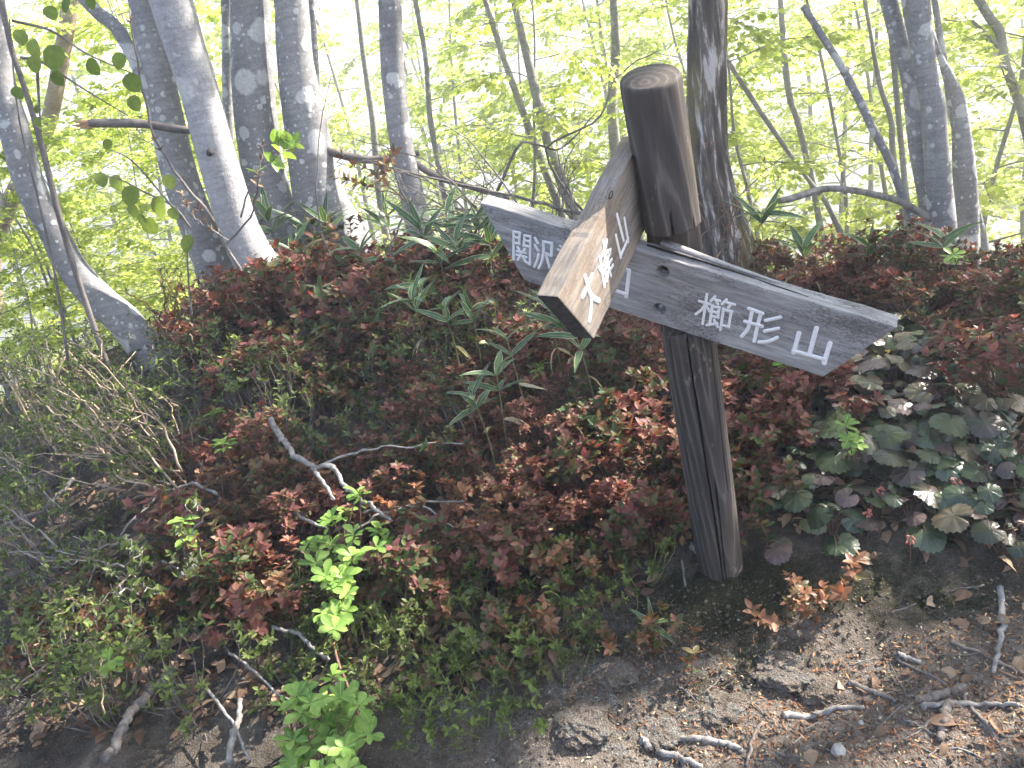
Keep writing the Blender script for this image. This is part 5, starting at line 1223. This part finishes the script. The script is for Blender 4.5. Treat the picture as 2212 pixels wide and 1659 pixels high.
# ferns
def fern(px, py, lab, n, L, seed):
    rr = random.Random(seed); p = hit(px, py); o = empty('fern', p, lab, 'fern', None)
    for k in range(n):
        a = rr.uniform(0, 6.28) if n > 3 else .6 + k; d = np.array([math.cos(a), math.sin(a), 0]); P = catmull([np.zeros(3), d * L * .45 + np.array([0, 0, L * .35]), d * L + np.array([0, 0, L * .12])], 16)
        mb = MB(); mb.tube(P, np.linspace(.0016, .0006, 16), 4); O = []; D = []; U = []; Ls = []
        s = np.cross(d, [0, 0, 1.0])
        for i in range(2, 16):
            for sg in (-1, 1):
                for h_ in (0, .5):
                    q = P[i] if h_ == 0 else (P[i] + P[i - 1]) / 2; O.append(q); D.append(s * sg + d * .35 + np.array([0, 0, -.1])); U.append((0, 0, 1)); Ls.append(L * .26 * math.sin(math.pi * (i / 16) ** .8) + .004)
        Ls = np.array(Ls); V, T, C = leaves(O, D, U, Ls, Ls * .26, curl=.15, fold=.1, prof='lance'); mb.add(V, None, T, C)
        mobj('frond', mb.mesh('frond', M['fern']), o)
fern(185, 1400, 'feathery fern low at the left among the brush', 6, .2, 1); fern(240, 1330, 'smaller fern above the star-shaped shoots', 5, .17, 2); fern(800, 1340, 'dark fern under the creeping shrubs in the middle', 4, .13, 3)

# ------------------------------------------------------------------ sticks, stones, litter
def stick(name, lab, polys, mat, cat='stick', grp=None, lift=0.0, sides=9, knob=.12):
    """polys: list of (pixels, w0, w1) lying on the ground"""
    first = hit(*polys[0][0][0]); o = empty(name, first, lab, cat, grp); mb = MB()
    for pts, w0, w1 in polys:
        W = []
        for a, b in pts:
            q = hit(a, b, lift); W.append(q - np.array([0, 0, lift]))
        W = np.array(W); z = (W[0] - CAM) @ FWD; r0 = w0 * z / FPX / 2; r1 = w1 * z / FPX / 2; n = max(18, 9 * len(W)); P = catmull(W, n)
        g = ground_z(P[:, 0], P[:, 1]); RR = np.linspace(r0, r1, n) * (1 + knob * rng.normal(size=n) * .3)
        P[:, 2] = np.maximum(P[:, 2], g + RR * .55) + lift
        wob = (np.stack([fbm(np.arange(n) * .55 + 7.1 * w0, np.full(n, 1.3 * q_ + .2), 3, 3) for q_ in range(3)], 1)) * (r0 * 2.2); wob[:, 2] *= .4
        P = P + wob
        mb.tube(P - first, RR, sides, lambda th, s: 2 * .1 * (vnoise(th * 1.5, s * 22, 8) - .5) + .2 * (vnoise(th * 4, s * 90, 9) - .5))
    if len(mb.V) == 1: 
        o2 = mobj(name, mb.mesh(name, M[mat])); o2.location = o.location; 
        tag(o2, lab, cat, grp); bpy.data.objects.remove(o); return o2
    mobj('branchwood', mb.mesh('branchwood', M[mat]), o); return o
c5 = lambda l: [(1042.4 + .5288 * a, 1097.2 + .5288 * b) for a, b in l]
c6 = lambda l: [(329.2 + .3968 * a, 548.6 + .3968 * b) for a, b in l]
c8 = lambda l: [(.4713 * a, 1042.3 + .4713 * b) for a, b in l]
SG = 'sticks on the path'
for lab, pts, w0, w1 in [('pale stick lying across the sunny edge of the bank', [(1225, 862), (1380, 845), (1560, 828)], 15, 9), ('curved bleached stick at the bottom edge of the picture', [(765, 965), (880, 962), (970, 978), (1060, 1010)], 15, 12), ('grey half-buried root at the bottom edge left of the curved stick', [(650, 970), (760, 1022), (890, 1064)], 17, 13),
                         ('bark-brown stick slanting down from the mossy soil to the path', [(1490, 725), (1590, 765), (1690, 805)], 15, 9), ('thick short stick with a broken end in the pile at the right', [(1765, 805), (1860, 775), (1965, 755)], 20, 15), ('long level stick lying under the thick short one', [(1790, 830), (1900, 815), (2050, 810), (2190, 815)], 15, 9),
                         ('stubby upright-lying stick in the pile at the right', [(1905, 810), (1885, 880), (1870, 950)], 19, 15), ('dark thin stick running to the bottom right of the pile', [(1960, 780), (2040, 880), (2110, 975)], 10, 7), ('long grey stick coming down the right side of the path', [(2115, 350), (2122, 480), (2110, 570), (2080, 680)], 14, 9),
                         ('grey curved stick crossing to the right edge of the picture', [(1910, 545), (2030, 600), (2110, 640), (2212, 700)], 9, 6), ('thin dark stick above the pile', [(1690, 630), (1800, 690), (1900, 750)], 7, 5), ('forked pale stick standing up at the bottom edge', [(1145, 885), (1105, 960), (1080, 1062)], 9, 6),
                         ('short pale twig on the dark soil at the right', [(1910, 355), (2050, 332)], 5, 4), ('short white twig in the middle of the dark soil', [(1660, 438), (1770, 402)], 4, 3), ('thin twig below the thick short stick', [(1720, 880), (1850, 950)], 5, 3),
                         ('upright pale splinter at the left foot of the post', [(815, 220), (830, 332)], 6, 5), ('crooked orange-brown twig left of the pile', [(1580, 950), (1650, 880), (1730, 800), (1690, 700), (1665, 640)], 5, 3), ('flat chip of bark above the pile', [(1700, 605), (1790, 645)], 11, 9),
                         ('straight thin twig above the bark chip', [(1850, 607), (2030, 602)], 4, 3), ('thin twig at the bottom of the path', [(1820, 990), (1950, 1000), (2050, 1040)], 5, 3), ('hair-thin dark twig left of the pale stick', [(1110, 810), (1200, 920)], 3, 2), ('weathered wood shard at the foot of the post', [(850, 160), (905, 225)], 16, 6), ('second wood shard lying in front of the post', [(900, 255), (975, 285)], 14, 4),
                         ('pale twig on the grey crusted bank', [(320, 425), (440, 452)], 6, 4), ('thin pale twig running down the edge of the creeping shrubs', [(100, 310), (160, 400), (245, 487)], 5, 3), ('thin twig beside the red sprig', [(1285, 335), (1340, 380), (1410, 410)], 4, 2)]:
    stick('fallen_stick', lab, [(c5(pts), w0, w1)], 'twig' if 'dark' in lab or 'brown' in lab else random.choice(['dead_stick', 'dead_stick', 'stick_brown']), 'stick', SG)
rr = random.Random(12)
for k in range(54):
    x = rr.uniform(1400, 2210); y = rr.uniform(1450, 1655); a = rr.uniform(-.9, .9); l = rr.uniform(30, 110)
    stick('twig', 'thin dry twig lying loose on the path', [([(x, y), (x + l * .5 * math.cos(a) + rr.uniform(-8, 8), y + l * .5 * math.sin(a)), (x + l * math.cos(a), y + l * math.sin(a))], rr.uniform(2.5, 5), 2)], rr.choice(['dead_stick', 'twig', 'stem_red']), 'twig', 'loose twigs on the path', sides=5)
stick('fallen_branch', 'pale forked dead branch lying in the middle of the shrubs', [(c6([(650, 910), (700, 1010), (760, 1090), (870, 1160), (985, 1175), (1030, 1250), (1110, 1330), (1210, 1395), (1310, 1470)]), 13, 6), (c6([(870, 1160), (910, 1220), (990, 1350)]), 10, 6), (c6([(950, 1160), (1050, 1100), (1200, 1070), (1330, 1060), (1700, 1030)]), 6, 3)], 'dead_stick', 'branch', lift=.23)
stick('fallen_branch', 'thin grey branch lying level below the pale forked one', [(c6([(1060, 1520), (1250, 1430), (1400, 1385), (1600, 1362), (1700, 1360)]), 6, 3), (c6([(1160, 1420), (1300, 1385), (1450, 1390)]), 5, 3), (c6([(1480, 1390), (1640, 1500)]), 5, 3)], 'dead_stick', 'branch', lift=.15)
stick('fallen_branch', 'thin twig branch left of the bright sunny spray', [(c6([(790, 1430), (890, 1480), (950, 1500)]), 8, 5)], 'dead_stick', 'branch', lift=.15)
stick('fallen_log', 'thick grey stick leaning down at the lower left', [(c8([(800, 860), (690, 990), (610, 1080), (550, 1190), (480, 1285)]), 21, 19)], 'twig', 'log', lift=.08)
for lab, pts, w0, w1, mt in [('grey crooked branch below the sunny spray', [(1250, 680), (1370, 700), (1440, 770), (1510, 830)], 9, 7, 'dead_stick'), ('slim grey branch on the lower left slope', [(1050, 785), (1170, 880), (1250, 960), (1330, 1010)], 6, 4, 'dead_stick'), ('long thin grey branch crossing another near the bottom', [(935, 935), (1020, 1050), (1080, 1130), (1150, 1290)], 7, 6, 'dead_stick'), ('stout grey stick at the bottom crossed by a thin branch', [(1110, 1010), (1080, 1140), (1060, 1305)], 11, 14, 'dead_stick'),
                             ('long reddish stem hanging down to the bottom green spray', [(1535, 570), (1540, 780), (1600, 960), (1655, 1105)], 6, 6, 'stem_red'), ('thin grey stick upright in the brush at the left', [(415, 410), (330, 620)], 6, 5, 'dead_stick'), ('brown dead branch at the far left of the slope', [(340, -10), (250, 90), (180, 150), (0, 215)], 10, 8, 'twig'), ('grey branch arching over the brush at the left', [(1000, 60), (800, 40), (640, 150), (560, 260)], 7, 4, 'dead_stick')]:
    stick('fallen_branch', lab, [(c8(pts), w0, w1)], mt, 'branch', 'dead branches on the bank', lift=.1)

def stone(px, py, w, lab, seed, flat=.6, mat='stone'):
    p = hit(px, py); z = (p - CAM) @ FWD; rad = w * z / FPX / 2; bm = bmesh.new(); bmesh.ops.create_icosphere(bm, subdivisions=2, radius=rad)
    rr = random.Random(seed)
    for v in bm.verts:
        v.co *= 1 + .22 * (vnoise(v.co.x / rad * 1.7 + seed, v.co.y / rad * 1.7 + v.co.z / rad, seed) - .5) * 2; v.co.z *= flat
    me = bpy.data.meshes.new('stone'); bm.to_mesh(me); bm.free(); me.materials.append(M[mat])
    o = mobj('stone', me); o.location = (p[0], p[1], p[2] + rad * flat * .3); o.rotation_euler = (rr.uniform(-.3, .3), rr.uniform(-.3, .3), rr.uniform(0, 6)); tag(o, lab, 'stone', 'stones on the path')
for k, (x, y, w, lab) in enumerate([(885, 945, 16, 'small white stone above the curved bleached stick'), (1250, 842, 15, 'small white stone at the end of the pale stick'), (1455, 995, 34, 'flat grey stone at the bottom of the path'), (1760, 846, 11, 'tiny white stone beside the pile of sticks'), (1330, 730, 11, 'tiny pale stone on the sunny soil'), (2140, 905, 18, 'brownish stone below the pile of sticks'), (1545, 880, 14, 'small grey stone between pale stick and twigs'), (1060, 338, 9, 'tiny white fleck of stone on the moss before the post'), (2090, 880, 14, 'small rounded stone beside the dark thin stick')]):
    q = c5([(x, y)])[0]; stone(q[0], q[1], w, lab, k + 3)

# crusted lumps of the worn bank
for k, (px, py, w, lab) in enumerate([(1325, 1450, 62, 'pale crusted lump of earth on the left of the bare bank'), (1690, 1440, 80, 'sunlit pale lump of earth below the mossy hollow'), (1560, 1530, 66, 'rough brown lump of earth above the pale stick'), (1255, 1560, 74, 'grey crusted lump at the bottom of the bank'), (1430, 1580, 56, 'crumbling lump of earth in the middle of the bank foot'), (1780, 1490, 60, 'tan lump of earth at the edge of the path')]):
    p = hit(px, py); z = (p - CAM) @ FWD; rad = 1.7 * w * z / FPX / 2; bm = bmesh.new(); bmesh.ops.create_icosphere(bm, subdivisions=5, radius=1.0)
    co = np.array([v.co[:] for v in bm.verts]); f1 = fbm(co[:, 0] * 1.7 + k * 3, co[:, 1] * 1.7 + co[:, 2] * 1.3, 40 + k, 5); f2 = fbm(co[:, 0] * 6 + co[:, 2] * 3, co[:, 1] * 6 - co[:, 2] * 2, 60 + k, 4)
    co *= (1 + .75 * f1 + .4 * f2)[:, None]; co[:, 2] *= .34; co *= rad
    for v, c in zip(bm.verts, co): v.co = c
    me = bpy.data.meshes.new('earth_lump'); bm.to_mesh(me); bm.free(); me.materials.append(gme.materials[0]); a_ = me.color_attributes.new('Col', 'FLOAT_COLOR', 'POINT'); a_.data.foreach_set('color', np.tile(np.array([.05 + .12 * (k % 3), .85, .9, 1], np.float32), len(me.vertices)))
    o = mobj('earth_lump', me); o.location = (p[0], p[1], float(ground_z(p[0], p[1])) - rad * .12); tag(o, lab, 'lump', 'earth lumps of the bank')

# dead leaves one can pick out
rr = random.Random(44)
def dead_leaf(px, py, L, lab, grp, lift=.01, curl=None):
    p = hit(px, py); a = rr.uniform(0, 6.28); d = np.array([math.cos(a), math.sin(a), rr.uniform(-.2, .3)]); u = nrm(np.array([rr.uniform(-.7, .7), rr.uniform(-.9, .4), 1]))
    o = leaf_obj(rr.choice(DDL), None, p + np.array([0, 0, lift]), d, u, L, 'dead_leaf'); tag(o, lab, 'leaf', grp)
for poly, n, lab, lf in [([(1780, 820), (2212, 820), (2212, 1100), (1700, 1100)], 80, 'brown dead leaf lying among the bronzed round-leaved plants', .05), ([(1650, 1180), (2180, 1180), (2200, 1260), (1700, 1240)], 16, 'dead leaf at the lower edge of the round-leaved bed', .01), ([(1850, 1300), (2212, 1280), (2212, 1640), (1750, 1640)], 26, 'tan dead leaf lying loose on the path', .01),
                         ([(700, 1250), (1200, 1250), (1200, 1480), (900, 1500)], 50, 'brown dead leaf caught under the creeping shrubs', .03), ([(760, 950), (1200, 1000), (1150, 1200), (760, 1150)], 34, 'dead leaf between the stems below the forked branch', .03), ([(850, 620), (1350, 660), (1300, 760), (900, 720)], 24, 'pale dead leaf caught in the thicket under the long board', .12)]:
    for p in scatter(poly, n, .03, n): 
        a, b, _ = project(p); dead_leaf(a, b, rr.uniform(.035, .068), lab, lab.replace('leaf', 'leaves', 1), lf)
for px, py, L, lab in [(1512, 1240, .06, 'curled tan leaf at the left foot of the post'), (1597, 1232, .05, 'pale curled leaf at the right foot of the post'), (265, 985, .07, 'white dry leaf shred hanging in the brush at the left'), (240, 1045, .05, 'pale dry leaf scrap low in the brush at the left'), (1760, 605, .12, 'large pale dry leaf lying above the pointed board')]:
    dead_leaf(px, py, L, lab, None, .03)

# litter nobody could count
def litter(name, lab, polys, n, size, mat, seed, prof='simple', ratio=.5, lift=.004, tilt=.5):
    O = []; D = []; U = []; k = 0; rr = random.Random(seed)
    for poly, share in polys:
        xs = [p[0] for p in poly]; ys = [p[1] for p in poly]; c = 0
        while c < n * share:
            x = rr.uniform(min(xs), max(xs)); y = rr.uniform(min(ys), max(ys))
            if not inside(poly, x, y): continue
            p = hit(x, y); c += 1
            if p[1] > 6: continue
            O.append((p[0], p[1], float(ground_z(p[0], p[1])) + lift * rr.random())); a = rr.uniform(0, 6.28); D.append((math.cos(a), math.sin(a), rr.uniform(-.2, .3))); U.append((rr.uniform(-tilt, tilt), rr.uniform(-tilt, tilt), 1))
    L = size * rng.uniform(.4, 1.3, len(O)); V, T, C = leaves(O, D, U, L, L * ratio, curl=rng.uniform(-.2, .5, len(O)), fold=.3, prof=prof)
    tag(mobj(name, mesh_from(name, V, T, M[mat], C)), lab, 'litter', None, 'stuff')
litter('leaf_litter', 'brown leaf litter between the shrubs of the bank', [([(300, 700), (1450, 720), (1500, 1200), (1150, 1480), (600, 1560), (0, 1640), (0, 900)], .7), ([(1600, 620), (2212, 640), (2212, 1180), (1650, 1150)], .3)], 4600, .046, 'dead', 1, lift=.03, tilt=.9)
litter('orange_litter', 'fine orange bud scales and flakes strewn over the path', [([(1560, 1540), (1800, 1430), (2212, 1290), (2212, 1659), (1400, 1659)], .75), ([(1250, 1380), (1800, 1340), (1800, 1560), (1200, 1600)], .25)], 2600, .015, 'flake', 2, ratio=.24)
litter('pale_litter', 'pale wood chips and husks strewn over the path and bank', [([(1100, 1500), (1800, 1400), (2212, 1250), (2212, 1659), (1000, 1659)], 1.0)], 500, .01, 'sasa_dry', 3, ratio=.4)

def crumbs(name, lab, poly, n, size, mat, seed):
    rr = random.Random(seed); mb = MB(); xs = [p[0] for p in poly]; ys = [p[1] for p in poly]; c = 0
    B = np.array([(1, 0, 0), (0, 1, 0), (-1, 0, 0), (0, -1, 0), (0, 0, .8), (0, 0, -.8)], float); F = np.array([(0, 1, 4), (1, 2, 4), (2, 3, 4), (3, 0, 4), (1, 0, 5), (2, 1, 5), (3, 2, 5), (0, 3, 5)])
    while c < n:
        x = rr.uniform(min(xs), max(xs)); y = rr.uniform(min(ys), max(ys))
        if not inside(poly, x, y): continue
        p = hit(x, y); c += 1; sz = size * rr.uniform(.3, 1.0) ** 2
        V = B * sz * rng.uniform(.6, 1.3, (6, 3)); a = rr.uniform(0, 6.28); ca, sa = math.cos(a), math.sin(a)
        V = np.stack([V[:, 0] * ca - V[:, 1] * sa, V[:, 0] * sa + V[:, 1] * ca, V[:, 2]], 1)
        mb.add(V + np.array([p[0], p[1], float(ground_z(p[0], p[1])) + sz * .2]), None, F)
    tag(mobj(name, mb.mesh(name, M[mat], False)), lab, 'soil', None, 'stuff')
M['crumb'] = simple_mat('soil_crumb', (0.11, 0.088, 0.07), 0.95, 0, 25, 0.45, 0.1)
M['grit'] = simple_mat('pale_grit', (0.24, 0.215, 0.19), 0.9, 0, 25, 0.4, 0.15)
crumbs('soil_crumbs', 'loose dark crumbs of soil on the bare bank', [(1150, 1330), (1450, 1260), (2212, 1240), (2212, 1659), (900, 1659)], 2600, .0085, 'crumb', 5)
crumbs('gravel', 'pale grit scattered over the path and bank', [(1150, 1400), (1700, 1330), (2212, 1280), (2212, 1659), (800, 1659)], 700, .005, 'grit', 6)

# ------------------------------------------------------------------ haze added to whiten the view beyond the ridge
def haze_box(density):
    lo = (gx[0] - 20, gy[0] - 20, float(GZ.min()) - 1.0); hi = (gx[-1] + 20, gy[-1] + 20, 14.0)
    V = np.array([[x, y, z] for x in (lo[0], hi[0]) for y in (lo[1], hi[1]) for z in (lo[2], hi[2])])
    F = np.array([(0, 1, 3, 2), (4, 6, 7, 5), (0, 4, 5, 1), (2, 3, 7, 6), (0, 2, 6, 4), (1, 5, 7, 3)])
    mt, nt, out = new_mat('pale_haze')
    pv = N(nt, 'ShaderNodeVolumePrincipled', Density=density, Anisotropy=0.3); pv.inputs['Color'].default_value = (0.97, 0.98, 1.0, 1)
    nt.links.new(pv.outputs['Volume'], out.inputs['Volume'])
    tag(mobj('haze', mesh_from('haze', V, F, mt, smooth=False)), 'thin bright haze added to whiten the view beyond the ridge', 'haze', None, 'stuff')
haze_box(0.016)
